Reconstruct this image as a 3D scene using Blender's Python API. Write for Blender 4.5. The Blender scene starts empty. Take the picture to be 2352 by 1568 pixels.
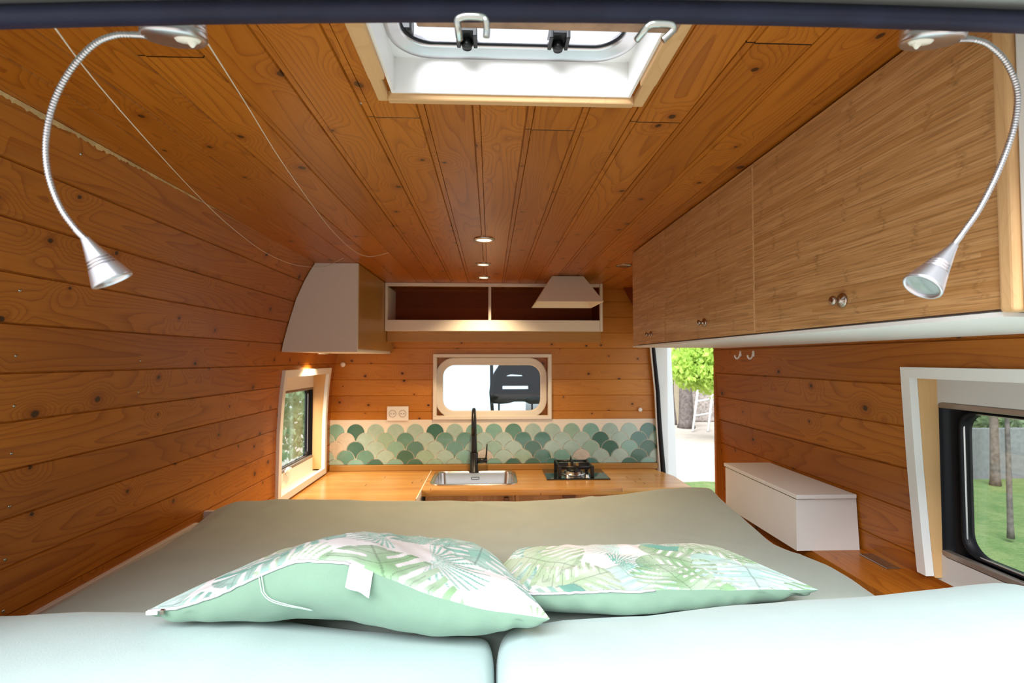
import bpy, bmesh, math, random
import numpy as np
from mathutils import Vector, Matrix, Euler, noise
random.seed(7)
C = bpy.context.scene.collection
PI = math.pi
EYE = 1.45                      # eye height above the van floor; geometry below is written eye-relative and lifted by EYE
F = 1200.0                      # focal length in pixels of the 2352 px wide frame
YAW = math.atan(49/F); PITCH = math.atan(41/F)

# ------------------------------------------------------------------ camera
cam = bpy.data.cameras.new('camera'); camo = bpy.data.objects.new('camera', cam); C.objects.link(camo)
cam.sensor_width = 36.0; cam.lens = F*36.0/2352
cam.clip_start = 0.02; cam.clip_end = 300
camo.location = (0, 0, EYE)
camo.rotation_euler = (PI/2 + PITCH, 0, -YAW)
cam.dof.use_dof = True; cam.dof.focus_distance = 0.95; cam.dof.aperture_fstop = 9.0
bpy.context.scene.camera = camo
ROT = camo.rotation_euler.to_matrix()

def at(px, py, X=None, Y=None, Z=None):
    """point of a plane seen at a photo pixel, eye-relative"""
    d = ROT @ Vector(((px-1176)/F, -(py-784)/F, -1))
    if X is not None: t = X/d.x
    elif Y is not None: t = Y/d.y
    else: t = Z/d.z
    return d*t

# ------------------------------------------------------------------ world, sun, exposure
SC = bpy.context.scene
SC.view_settings.view_transform = 'Standard'; SC.view_settings.look = 'None'
SC.view_settings.gamma = 1; SC.view_settings.use_curve_mapping = False
SC.view_settings.exposure = 0.0
w = bpy.data.worlds.new('sky'); SC.world = w; w.use_nodes = True
wt = w.node_tree; wt.nodes.clear()
wo = wt.nodes.new('ShaderNodeOutputWorld'); wb = wt.nodes.new('ShaderNodeBackground')
wb.inputs[0].default_value = (0.92, 0.955, 1.0, 1); wb.inputs[1].default_value = 1.25
wt.links.new(wb.outputs[0], wo.inputs[0])
sun = bpy.data.lights.new('sun', 'SUN'); sun.energy = 10.5; sun.angle = math.radians(50); sun.color = (.93, .97, 1.0)     # hazy sun behind the camera
suno = bpy.data.objects.new('sun', sun); C.objects.link(suno); suno.location = (1, -6, 9)
suno.rotation_euler = Vector((-0.30, -0.60, 0.76)).to_track_quat('Z', 'Y').to_euler()
def portal(name, loc, rot, sx, sy):
    l = bpy.data.lights.new(name, 'AREA'); l.shape = 'RECTANGLE'; l.size = sx; l.size_y = sy; l.cycles.is_portal = True
    o = bpy.data.objects.new(name, l); C.objects.link(o); o.location = (loc[0], loc[1], loc[2]+EYE); o.rotation_euler = rot
    return o
portal('rear_opening_daylight', (0, .30, -.35), (PI/2, 0, 0), 2.0, 1.3)      # light enters towards +Y through the open rear door
portal('side_door_daylight', (1.05, 2.44, -.5), (0, PI/2, 0), 1.9, .95)

# ------------------------------------------------------------------ mesh helpers
uvq = []
def newbm():
    bm = bmesh.new(); bm.loops.layers.uv.new('UVMap'); return bm
def box_uv(bm, faces=None, grain=1, off=(0, 0)):
    """metre-scale UVs, u along the grain axis"""
    uv = bm.loops.layers.uv.verify()
    for f in (faces or bm.faces):
        n = f.normal; a = max(range(3), key=lambda i: abs(n[i]))
        ax = [i for i in range(3) if i != a]
        if grain in ax: ua = grain; va = [i for i in ax if i != grain][0]
        else: ua, va = ax[0], ax[1]
        for l in f.loops:
            l[uv].uv = (l.vert.co[ua]+off[0], l.vert.co[va]+off[1])
def add_box(bm, x0, x1, y0, y1, z0, z1, bev=0.0, seg=2, M=None):
    r = bmesh.ops.create_cube(bm, size=1.0)
    vs = r['verts']
    for v in vs:
        v.co = Vector(((x0+x1)/2+v.co.x*(x1-x0), (y0+y1)/2+v.co.y*(y1-y0), (z0+z1)/2+v.co.z*(z1-z0)))
    if bev > 0:
        es = list({e for v in vs for e in v.link_edges})
        r2 = bmesh.ops.bevel(bm, geom=es, offset=bev, segments=seg, affect='EDGES', profile=.5)
        vs = list({v for f in r2['faces'] for v in f.verts} | {v for v in vs if v.is_valid})
    if M is not None:
        for v in vs: v.co = M @ v.co
    return vs
def add_tube(bm, pts, r, n=10, caps=True, closed=False):
    pts = [Vector(p) for p in pts]; m = len(pts)
    rs = r if isinstance(r, (list, tuple)) else [r]*m
    rings = []; up = None
    for i, p in enumerate(pts):
        if closed: t = (pts[(i+1) % m]-pts[i-1]).normalized()
        else: t = (pts[min(i+1, m-1)]-pts[max(i-1, 0)]).normalized()
        if up is None:
            up = Vector((0, 0, 1)) if abs(t.z) < .9 else Vector((1, 0, 0))
        s = t.cross(up).normalized(); up = s.cross(t).normalized()
        rings.append([bm.verts.new(p+(s*math.cos(2*PI*k/n)+up*math.sin(2*PI*k/n))*rs[i]) for k in range(n)])
    rng = range(m) if closed else range(m-1)
    for i in rng:
        a, b = rings[i], rings[(i+1) % m]
        for k in range(n):
            f = bm.faces.new((a[k], a[(k+1) % n], b[(k+1) % n], b[k])); f.smooth = True
    if caps and not closed:
        bm.faces.new(rings[0]); bm.faces.new(rings[-1][::-1])
def add_lathe(bm, prof, M=Matrix(), n=32, smooth=True):
    """prof: list of (radius, height) about local Z, M places it"""
    rings = []
    for (r, z) in prof:
        if r < 1e-6: rings.append([bm.verts.new(M @ Vector((0, 0, z)))])
        else: rings.append([bm.verts.new(M @ Vector((r*math.cos(2*PI*k/n), r*math.sin(2*PI*k/n), z))) for k in range(n)])
    for a, b in zip(rings, rings[1:]):
        for k in range(n):
            k2 = (k+1) % n
            if len(a) == 1 and len(b) == 1: continue
            if len(a) == 1: f = bm.faces.new((a[0], b[k2], b[k]))
            elif len(b) == 1: f = bm.faces.new((a[k], a[k2], b[0]))
            else: f = bm.faces.new((a[k], a[k2], b[k2], b[k]))
            f.smooth = smooth
def add_prism(bm, pts, vec):
    a = [bm.verts.new(Vector(p)) for p in pts]; b = [bm.verts.new(Vector(p)+Vector(vec)) for p in pts]
    n = len(pts)
    bm.faces.new(a[::-1]); bm.faces.new(b)
    for i in range(n): bm.faces.new((a[i], a[(i+1) % n], b[(i+1) % n], b[i]))
def rr(x0, x1, y0, y1, r, n=8):
    out = []
    for cx, cy, a0 in ((x1-r, y1-r, 0), (x0+r, y1-r, 90), (x0+r, y0+r, 180), (x1-r, y0+r, 270)):
        for k in range(n+1):
            a = math.radians(a0+90*k/n); out.append((cx+r*math.cos(a), cy+r*math.sin(a)))
    return out
def plate(outer, holes, thick, M=Matrix(), bev=0.0):
    """flat shape with holes, extruded: returns a bmesh; local XY -> M"""
    cu = bpy.data.curves.new('tmp', 'CURVE'); cu.dimensions = '2D'; cu.fill_mode = 'BOTH'
    cu.extrude = max(thick/2-bev, 0.0); cu.bevel_depth = bev; cu.bevel_resolution = 1 if bev else 0
    for loop in [outer]+list(holes):
        sp = cu.splines.new('POLY'); sp.points.add(len(loop)-1); sp.use_cyclic_u = True
        for p, q in zip(sp.points, loop): p.co = (q[0], q[1], 0, 1)
    o = bpy.data.objects.new('tmp', cu); C.objects.link(o)
    dg = bpy.context.evaluated_depsgraph_get()
    me = bpy.data.meshes.new_from_object(o.evaluated_get(dg))
    bm = bmesh.new(); bm.from_mesh(me)
    bmesh.ops.remove_doubles(bm, verts=bm.verts, dist=1e-6)
    bmesh.ops.transform(bm, matrix=M, verts=bm.verts)
    bpy.data.objects.remove(o); bpy.data.curves.remove(cu); bpy.data.meshes.remove(me)
    bm.loops.layers.uv.verify()
    return bm
def ring_strip(bm, loops, cap=False):
    """skin successive closed loops of points (same count)"""
    vs = [[bm.verts.new(Vector(p)) for p in lp] for lp in loops]
    n = len(vs[0])
    for a, b in zip(vs, vs[1:]):
        for i in range(n):
            bm.faces.new((a[i], a[(i+1) % n], b[(i+1) % n], b[i])).smooth = True
    return vs
MXZ = lambda y: Matrix(((1, 0, 0, 0), (0, 0, 1, y), (0, 1, 0, 0), (0, 0, 0, 1)))     # (x,y)->X,Z at depth Y
MYZ = lambda x: Matrix(((0, 0, 1, x), (1, 0, 0, 0), (0, 1, 0, 0), (0, 0, 0, 1)))     # (x,y)->Y,Z at X

# ------------------------------------------------------------------ object helpers
LIFT = []
def empty(name, loc, label, cat, group=None):
    o = bpy.data.objects.new(name, None); C.objects.link(o); o.location = Vector(loc); o.empty_display_size = .05
    o['label'] = label; o['category'] = cat
    if group: o['group'] = group
    LIFT.append(o); return o
def wpos(o):
    p = Vector((0, 0, 0))
    while o: p += o.location; o = o.parent
    return p
def obj(name, bm, mat, parent=None, label=None, cat=None, group=None, kind=None, smooth=None, grain=None, normals=True, mods=None, origin=None):
    if normals: bmesh.ops.recalc_face_normals(bm, faces=bm.faces)
    if grain is not None: bm.normal_update(); box_uv(bm, grain=grain, off=(random.random()*3, random.random()*3))
    if smooth is not None:
        for f in bm.faces: f.smooth = smooth
    if parent is not None: L = wpos(parent)
    elif origin is not None: L = Vector(origin)
    else:
        xs = [v.co for v in bm.verts]
        L = Vector(((min(v.x for v in xs)+max(v.x for v in xs))/2, (min(v.y for v in xs)+max(v.y for v in xs))/2, min(v.z for v in xs)))
    bmesh.ops.translate(bm, verts=bm.verts, vec=-L)
    me = bpy.data.meshes.new(name); bm.to_mesh(me); bm.free()
    for m in (mat if isinstance(mat, (list, tuple)) else [mat]): me.materials.append(m)
    o = bpy.data.objects.new(name, me); C.objects.link(o)
    if parent is not None: o.parent = parent
    else:
        o.location = L; LIFT.append(o)
    if label: o['label'] = label
    if cat: o['category'] = cat
    if group: o['group'] = group
    if kind: o['kind'] = kind
    return o
def struct(name, bm, mat, **k): return obj(name, bm, mat, kind='structure', **k)
def subsurf(o, n):
    m = o.modifiers.new('sub', 'SUBSURF'); m.levels = n; m.render_levels = n

# ------------------------------------------------------------------ material helpers
def M_(name):
    m = bpy.data.materials.new(name); m.use_nodes = True; t = m.node_tree; t.nodes.clear()
    out = t.nodes.new('ShaderNodeOutputMaterial'); p = t.nodes.new('ShaderNodeBsdfPrincipled')
    t.links.new(p.outputs[0], out.inputs[0]); return m, t, p
class G:
    """tiny node graph builder"""
    def __init__(s, t): s.t = t
    def put(s, sock, v):
        if isinstance(v, bpy.types.NodeSocket): s.t.links.new(v, sock)
        elif v is not None: sock.default_value = v
    def math(s, op, a, b=None, c=None, clamp=False):
        n = s.t.nodes.new('ShaderNodeMath'); n.operation = op; n.use_clamp = clamp
        s.put(n.inputs[0], a)
        if b is not None: s.put(n.inputs[1], b)
        if c is not None: s.put(n.inputs[2], c)
        return n.outputs[0]
    def sep(s, v):
        n = s.t.nodes.new('ShaderNodeSeparateXYZ'); s.put(n.inputs[0], v); return n.outputs
    def comb(s, x, y, z=0.0):
        n = s.t.nodes.new('ShaderNodeCombineXYZ')
        for i, v in enumerate((x, y, z)): s.put(n.inputs[i], v)
        return n.outputs[0]
    def noise(s, v, scale=1.0, detail=2.0, rough=.5, dist=0.0):
        n = s.t.nodes.new('ShaderNodeTexNoise'); s.put(n.inputs['Vector'], v)
        n.inputs['Scale'].default_value = scale; n.inputs['Detail'].default_value = detail
        n.inputs['Roughness'].default_value = rough; n.inputs['Distortion'].default_value = dist
        return n.outputs[0]
    def white(s, v, dim='1D'):
        n = s.t.nodes.new('ShaderNodeTexWhiteNoise'); n.noise_dimensions = dim
        s.put(n.inputs['W' if dim == '1D' else 'Vector'], v); return n.outputs
    def voro(s, v, scale=1.0, rand=1.0, feature='F1'):
        n = s.t.nodes.new('ShaderNodeTexVoronoi'); n.feature = feature; n.voronoi_dimensions = '2D'
        s.put(n.inputs['Vector'], v); n.inputs['Scale'].default_value = scale; n.inputs['Randomness'].default_value = rand
        return n.outputs
    def ramp(s, v, a, b, to0=0.0, to1=1.0):
        n = s.t.nodes.new('ShaderNodeMapRange'); n.interpolation_type = 'SMOOTHSTEP'
        s.put(n.inputs[0], v); s.put(n.inputs[1], a); s.put(n.inputs[2], b); s.put(n.inputs[3], to0); s.put(n.inputs[4], to1)
        return n.outputs[0]
    def mix(s, f, a, b, mode='MIX'):
        n = s.t.nodes.new('ShaderNodeMix'); n.data_type = 'RGBA'; n.blend_type = mode
        s.put(n.inputs[0], f)
        for i, v in ((6, a), (7, b)):
            if isinstance(v, tuple) and len(v) == 3: v = (*v, 1)
            s.put(n.inputs[i], v)
        return n.outputs[2]
    def uv(s): return s.t.nodes.new('ShaderNodeTexCoord').outputs['UV']
    def obj(s): return s.t.nodes.new('ShaderNodeTexCoord').outputs['Object']
    def bump(s, h, strength, dist, p, prev=None):
        n = s.t.nodes.new('ShaderNodeBump'); n.inputs['Strength'].default_value = strength; n.inputs['Distance'].default_value = dist
        s.put(n.inputs['Height'], h); s.t.links.new(n.outputs[0], p.inputs['Normal'])
def plain(name, col, rough=.5, metal=0.0, spec=.5, coat=0.0, bump=None, mottle=0.0, sheen=0.0):
    m, t, p = M_(name); g = G(t)
    p.inputs['Base Color'].default_value = (*col, 1); p.inputs['Roughness'].default_value = rough
    p.inputs['Metallic'].default_value = metal; p.inputs['Specular IOR Level'].default_value = spec
    p.inputs['Coat Weight'].default_value = coat; p.inputs['Sheen Weight'].default_value = sheen
    if mottle:
        nz = g.noise(g.obj(), 14, 4, .6)
        d = tuple(c*(1-mottle) for c in col)
        t.links.new(g.mix(g.ramp(nz, .35, .68), col, d), p.inputs['Base Color'])
    if bump: g.bump(g.noise(g.obj(), bump[0], 3, .6), bump[1], .002, p)
    return m
def wood(name, light, dark, knot, w=None, blen=1.35, knots=True, rough=.38, freq=26, fine=.25, kscale=1.0, var=.25, groove=False, cont=.55, coat=.2):
    m, t, p = M_(name); g = G(t)
    x, y, _ = g.sep(g.uv())
    if w:
        pid = g.math('FLOOR', g.math('DIVIDE', y, w)); r0 = g.white(pid)[0]
        bx = g.math('ADD', g.math('DIVIDE', x, blen), g.math('MULTIPLY', r0, 7.3)); bid = g.math('FLOOR', bx)
        bfr = g.math('FRACT', bx)
        rv = g.white(g.comb(pid, bid, 1.0), '3D'); rnd = rv[0]; r3 = g.sep(rv[1])
    else:
        pid = 0.0; rnd = None
        rv = g.white(1.0); rnd = g.math('ADD', 0.5, 0.0); r3 = (rnd, rnd, rnd); bfr = None
    ox = g.math('ADD', x, g.math('MULTIPLY', rnd, 37.0)); oy = g.math('ADD', y, g.math('MULTIPLY', r3[1], 11.0))
    # knots
    kv = g.voro(g.comb(g.math('MULTIPLY', ox, 6.2*kscale), g.math('MULTIPLY', oy, 7.6*kscale)), 1.0, 1.0)
    kd = kv['Distance']; kc = g.sep(kv['Color'])
    on = g.math('GREATER_THAN', kc[0], .32)
    kr = g.math('MULTIPLY_ADD', kc[1], .055, .020)
    kd2 = g.math('ADD', kd, g.math('MULTIPLY', g.math('SUBTRACT', g.noise(g.comb(ox, oy), 55, 2), .5), .05))
    kmask = g.math('MULTIPLY', g.ramp(kd2, kr, g.math('MULTIPLY', kr, .55)), on) if knots else 0.0
    halo = g.math('MULTIPLY', g.ramp(kd2, g.math('MULTIPLY', kr, 3.2), kr), on) if knots else 0.0
    # cathedral growth rings: contour lines of a stretched noise, bent round the knots
    h = g.noise(g.comb(g.math('MULTIPLY', ox, .85), g.math('MULTIPLY', oy, 8.5), g.math('MULTIPLY', r3[2], 9.0)), 1.0, 1.6, .42)
    if knots:
        kb = g.math('MULTIPLY', g.math('MULTIPLY', g.ramp(kd, .42, 0.0), on), .16)
        h = g.math('ADD', h, kb)
    ring = g.math('FRACT', g.math('MULTIPLY', h, freq*1.0))
    ring = g.math('MULTIPLY', g.math('POWER', ring, 4.0), g.ramp(ring, 1.0, .93))
    fn = g.noise(g.comb(g.math('MULTIPLY', ox, 5.0), g.math('MULTIPLY', oy, 260.0)), 1.0, 3, .6)
    big = g.noise(g.comb(g.math('MULTIPLY', ox, 1.4), g.math('MULTIPLY', oy, 3.0)), 1.0, 3, .5)
    c = g.mix(g.math('MULTIPLY', ring, cont), light, dark)
    c = g.mix(g.math('MULTIPLY', g.ramp(fn, .45, .75), fine), c, dark)
    c = g.mix(g.math('MULTIPLY', g.ramp(big, .4, .7), .28), c, dark)
    if w:
        tint = g.mix(rnd, (1-var, 1-var*1.4, 1-var*1.8), (1+var*.4, 1+var*.4, 1+var*.4))
        c = g.mix(1.0, c, tint, 'MULTIPLY')
        joint = g.math('LESS_THAN', g.math('MINIMUM', bfr, g.math('SUBTRACT', 1.0, bfr)), .0013/blen)
        c = g.mix(joint, c, tuple(k*.35 for k in knot))
    if knots:
        c = g.mix(g.math('MULTIPLY', halo, .45), c, dark)
        c = g.mix(g.math('MULTIPLY', kmask, .9), c, knot)
    t.links.new(c, p.inputs['Base Color'])
    p.inputs['Roughness'].default_value = rough; p.inputs['Coat Weight'].default_value = coat; p.inputs['Coat Roughness'].default_value = .22
    p.inputs['Specular IOR Level'].default_value = .3
    g.bump(g.math('ADD', g.math('MULTIPLY', fn, .35), g.math('MULTIPLY', big, 1.2)), .35, .0012, p)
    return m
def bamboo(name, light, dark):
    m, t, p = M_(name); g = G(t)
    x, y, _ = g.sep(g.uv())
    sid = g.math('FLOOR', g.math('DIVIDE', y, .0065)); sr = g.white(sid)
    bx = g.math('ADD', g.math('DIVIDE', x, .33), g.math('MULTIPLY', sr[0], 5.0)); bid = g.math('FLOOR', bx)
    rr_ = g.white(g.comb(sid, bid, 0), '3D')[0]
    fn = g.noise(g.comb(g.math('MULTIPLY', x, 9.0), g.math('MULTIPLY', y, 420.0)), 1.0, 3, .65)
    c = g.mix(rr_, light, dark)
    c = g.mix(g.math('MULTIPLY', g.ramp(fn, .42, .66), .8), c, tuple(k*.62 for k in dark))
    # nodes: short darker cross hatches, grouped
    grp = g.math('FLOOR', g.math('DIVIDE', y, .034)); gr = g.white(grp)[0]
    nx = g.math('FRACT', g.math('ADD', g.math('DIVIDE', x, .19), g.math('MULTIPLY', gr, 9.0)))
    nd = g.ramp(g.math('ABSOLUTE', g.math('SUBTRACT', nx, g.math('MULTIPLY_ADD', rr_, .05, .48))), .05, .0)
    c = g.mix(g.math('MULTIPLY', nd, g.ramp(g.noise(g.comb(g.math('MULTIPLY', x, 120.0), g.math('MULTIPLY', y, 240.0)), 1, 2),   .4, .62, 0, .5)), c, tuple(k*.45 for k in dark))
    t.links.new(c, p.inputs['Base Color']); p.inputs['Roughness'].default_value = .42
    p.inputs['Coat Weight'].default_value = .1
    g.bump(fn, .2, .0006, p)
    return m
def fabric(name, col, sheen=.2, weave=900, mottle=.08):
    m, t, p = M_(name); g = G(t)
    nz = g.noise(g.obj(), 9, 4, .6); fn = g.noise(g.obj(), weave*.5, 2, .6)
    c = g.mix(g.ramp(nz, .3, .7), col, tuple(k*(1-mottle) for k in col))
    c = g.mix(g.math('MULTIPLY', g.ramp(fn, .35, .7), .16), c, tuple(k*.7 for k in col))
    t.links.new(c, p.inputs['Base Color']); p.inputs['Roughness'].default_value = .9
    p.inputs['Sheen Weight'].default_value = sheen; p.inputs['Specular IOR Level'].default_value = .15
    g.bump(fn, .25, .0006, p)
    return m
def glass(name, tint=(.93, .97, .98), refl=.1, rough=0.0):
    m = bpy.data.materials.new(name); m.use_nodes = True; t = m.node_tree; t.nodes.clear()
    out = t.nodes.new('ShaderNodeOutputMaterial'); mx = t.nodes.new('ShaderNodeMixShader')
    a = t.nodes.new('ShaderNodeBsdfTransparent'); b = t.nodes.new('ShaderNodeBsdfGlossy')
    a.inputs[0].default_value = (*tint, 1); b.inputs['Roughness'].default_value = rough; b.inputs[0].default_value = (.9, .9, .9, 1)
    lw = t.nodes.new('ShaderNodeLayerWeight'); lw.inputs[0].default_value = .5; g = G(t)
    g.put(mx.inputs[0], g.math('MULTIPLY_ADD', g.math('POWER', lw.outputs['Facing'], 4.0), .4, .03)); t.links.new(a.outputs[0], mx.inputs[1]); t.links.new(b.outputs[0], mx.inputs[2])
    t.links.new(mx.outputs[0], out.inputs[0]); return m
def emit(name, col, s):
    m = bpy.data.materials.new(name); m.use_nodes = True; t = m.node_tree; t.nodes.clear()
    out = t.nodes.new('ShaderNodeOutputMaterial'); e = t.nodes.new('ShaderNodeEmission')
    e.inputs[0].default_value = (*col, 1); e.inputs[1].default_value = s; t.links.new(e.outputs[0], out.inputs[0]); return m

PL = dict(light=(.46, .150, .013), dark=(.20, .040, .002), knot=(.018, .005, .002), var=.13, blen=31, cont=.75, fine=.3)
PINE = wood('varnished_pine_boards', w=.088, **PL)
PINEC = wood('varnished_pine_ceiling', w=.0855, **{**PL, 'blen': 3.3})
PINE1 = wood('varnished_pine', w=None, **PL)
PINEDARK = wood('dark_stained_pine', (.25, .048, .004), (.17, .028, .002), (.04, .012, .006), w=.09, knots=False, coat=0, rough=.7, blen=20)
RAWPINE = wood('raw_pine', (.66, .40, .19), (.50, .27, .10), (.20, .09, .04), w=None, freq=18, cont=.4, rough=.6, coat=0)
LEDGE = wood('orange_pine_ledge', w=.055, **PL)
WORKTOP = wood('acacia_worktop', (.62, .33, .10), (.40, .18, .045), (.16, .06, .02), w=.042, blen=1.3, knots=False, freq=10, rough=.26, var=.16, coat=.3)
VGRAIN = wood('oak_front', (.52, .29, .12), (.33, .16, .055), (.1, .05, .02), w=.07, blen=5, knots=False, freq=34, rough=.5, coat=0)
BAMBOO = bamboo('bamboo_plywood', (.62, .345, .145), (.48, .235, .080))
WHITE = plain('white_paint', (.80, .79, .77), .55, bump=(60, .15))
CREAM = plain('cream_paint', (.80, .74, .66), .6, bump=(60, .15))
PINKW = plain('warm_white_board', (.74, .69, .66), .55)
VANGREY = plain('van_grey_panel', (.60, .57, .55), .45)
LINER = plain('pale_liner_board', (.62, .53, .48), .6)
CHROME = plain('brushed_aluminium', (.62, .61, .63), .32, 1.0)
STEEL = plain('stainless_steel', (.70, .68, .66), .22, 1.0)
ZINC = plain('zinc_steel', (.50, .53, .50), .22, 1.0, mottle=.35)
BRASSDK = plain('aged_nickel', (.42, .34, .28), .25, 1.0)
BLACK = plain('matt_black', (.008, .008, .009), .35)
RUBBER = plain('navy_black_rubber', (.014, .016, .040), .55, spec=.25, mottle=.4, bump=(30, .3))
RUBBER2 = plain('black_rubber', (.005, .005, .008), .45, spec=.25)
BODY = plain('grey_body_paint', (.42, .46, .44), .35, coat=.4)
BODYW = plain('white_body_paint', (.78, .82, .86), .3, coat=.4)
SAGE = fabric('sage_sheet', (.35, .39, .345), mottle=.07)
MINT = fabric('mint_sheet', (.49, .62, .61), mottle=.05)
GREENB = fabric('green_cotton', (.25, .385, .285), weave=1400)
OSB = plain('particle_board', (.45, .27, .17), .9, mottle=.5)
PLASTIC = plain('white_plastic', (.86, .85, .83), .3)
GLASS = glass('clear_glass'); GLASSD = glass('tinted_glass', (.82, .86, .85))
LENS = plain('lamp_lens', (.30, .36, .35), .05, coat=1)
HOBGLASS = plain('black_hob_glass', (.012, .022, .020), .04, coat=1)
# ================================================================== the setting (eye-relative metres, Y forward, X right)
H = .39; YB = 2.90; FL = -EYE
def plank_shell(path, w, y0, y1, out, hole=None, groove=.0035, gw=.0022, rebate=0):
    """boards running along Y over a cross-section path [(x,z)]; out = outward side sign; hole = (ya, yb, test(x,z))"""
    P = [Vector((a, b)) for a, b in path]; L = [0.0]
    for a, b in zip(P, P[1:]): L.append(L[-1]+(b-a).length)
    def ev(s):
        for i in range(len(P)-1):
            if s <= L[i+1]+1e-9:
                t = (s-L[i])/(L[i+1]-L[i]); d = (P[i+1]-P[i]).normalized()
                return P[i].lerp(P[i+1], t), Vector((-d.y, d.x))*out
        d = (P[-1]-P[-2]).normalized(); return P[-1].copy(), Vector((-d.y, d.x))*out
    st = [(s, 0) for s in L]; k = 1
    while k*w < L[-1]-.004:
        st = [q for q in st if abs(q[0]-k*w) > gw*1.2 or q[0] in (0, L[-1])]
        st += [(k*w-gw, 0), (k*w-.0004, 1), (k*w+.0004, 1)]+([(k*w+.0010, .3), (k*w+rebate, .3), (k*w+rebate+.0005, .9), (k*w+rebate+.0018, 0)] if rebate else [(k*w+gw, 0)]); k += 1
    st = sorted(st)
    bm = newbm(); uv = bm.loops.layers.uv.verify()
    for (s0, g0), (s1, g1) in zip(st, st[1:]):
        a, n0 = ev(s0); b, n1 = ev(s1); a = a+n0*groove*g0; b = b+n1*groove*g1; mid = (a+b)/2
        rng = [(y0, y1)]
        if hole and hole[2](mid.x, mid.y): rng = [(y0, hole[0]), (hole[1], y1)]
        for ya, yb in rng:
            if yb-ya < 1e-4: continue
            vs = [bm.verts.new((a.x, ya, a.y)), bm.verts.new((b.x, ya, b.y)), bm.verts.new((b.x, yb, b.y)), bm.verts.new((a.x, yb, a.y))]
            f = bm.faces.new(vs)
            for l, q in zip(f.loops, ((ya, s0), (ya, s1), (yb, s1), (yb, s0))): l[uv].uv = q
    bmesh.ops.remove_doubles(bm, verts=bm.verts, dist=1e-5)
    return bm

HX0, HX1, HY0, HY1 = at(905, 222, Z=H).x, at(1446, 222, Z=H).x, .47, at(1176, 214, Z=H).y      # roof hatch opening
def with_z(P, zs):
    P = list(P)
    for z in zs:
        for i in range(len(P)-1):
            (xa, za), (xb, zb) = P[i], P[i+1]
            if zb < z < za: P.insert(i+1, (xa+(xb-xa)*(za-z)/(za-zb), z)); break
    return P
LP = [(-.712, H), (-.748, .33), (-.785, .245), (-.813, .15), (-.836, .06), (-.851, -.04), (-.864, -.15), (-.872, -.30), (-.874, -.50), (-.876, FL)]
LWY0, LWY1, LWZ0, LWZ1 = 2.209, 2.772, -.565, -.075     # left window hole
RWY0, RWY1, RWZ0, RWZ1 = .50, 1.030, -.435, -.038     # right window hole
struct('wall_left', plank_shell(with_z(LP, (LWZ0, LWZ1)), .088, .40, YB, -1, (LWY0, LWY1, lambda x, z: LWZ0 < z < LWZ1)), PINE, normals=False)
RP = [(.862, H), (.855, .10), (.862, -.02), (.870, -.20), (.881, -.36), (.890, -.47), (.892, FL)]
struct('wall_right', plank_shell(with_z(RP, (RWZ0, RWZ1)), .0885, .40, 1.985, 1, (RWY0, RWY1, lambda x, z: RWZ0 < z < RWZ1)), PINE, normals=False)
CP = [(-.705, H), (-.5, H+.004), (0, H+.004), (.5, H), (.93, H)]
struct('ceiling', plank_shell([p for i, p in enumerate([(-.712, H), (HX0-.001, H), (HX1+.001, H), (.93, H)])], .0855, .40, YB, 1,
       (HY0, HY1, lambda x, z: HX0 < x < HX1), rebate=.010), PINEC, normals=False)
# the boards' end of the right wall at the side door, and what closes the van round the lining
bm = newbm(); add_box(bm, .862, .93, 1.975, 1.992, -.02, FL, 0); struct('trim_1', bm, PINE1, grain=2)
bm = newbm(); add_box(bm, -1.02, 1.02, .30, YB+.9, FL-.06, FL); struct('floor', bm, RAWPINE, grain=1)
# bulkhead with its window opening: horizontal boards along X
BWX0, BWX1, BWZ0, BWZ1 = at(1003, 820, Y=YB).x, at(1259, 820, Y=YB).x, at(1130, 955, Y=YB).z, at(1130, 820, Y=YB).z
def bulkhead():
    bm = newbm(); uv = bm.loops.layers.uv.verify(); w = .087; gw = .0022
    zt = H+.02; zs = []
    z = zt; rows = []
    while z > FL:
        rows.append((z, max(z-w, FL))); z -= w
    for i, (a, b) in enumerate(rows):
        for (p, q, dp, dq) in ((a, a-gw, .003, 0), (a-gw, b+gw, 0, 0), (b+gw, b, 0, .003)):
            cuts = sorted({p, q} | {c for c in (BWZ0, BWZ1) if q < c < p}, reverse=True)
            for s0, s1 in zip(cuts, cuts[1:]):
                d0 = dp if s0 == p else 0; d1 = dq if s1 == q else 0
                m = (s0+s1)/2; xs = [(-.95, .93)]
                if BWZ0 < m < BWZ1: xs = [(-.95, BWX0), (BWX1, .93)]
                for x0, x1 in xs:
                    vs = [bm.verts.new((x0, YB+d0, s0)), bm.verts.new((x1, YB+d0, s0)), bm.verts.new((x1, YB+d1, s1)), bm.verts.new((x0, YB+d1, s1))]
                    f = bm.faces.new(vs)
                    for l, t_ in zip(f.loops, ((x0+3, s0), (x1+3, s0), (x1+3, s1), (x0+3, s1))):
                        l[uv].uv = (t_[0], zt-t_[1]+.0001)
    return bm
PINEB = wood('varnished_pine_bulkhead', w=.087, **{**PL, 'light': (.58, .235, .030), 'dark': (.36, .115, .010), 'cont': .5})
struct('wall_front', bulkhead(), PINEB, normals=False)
SKZ = H+.062
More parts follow.
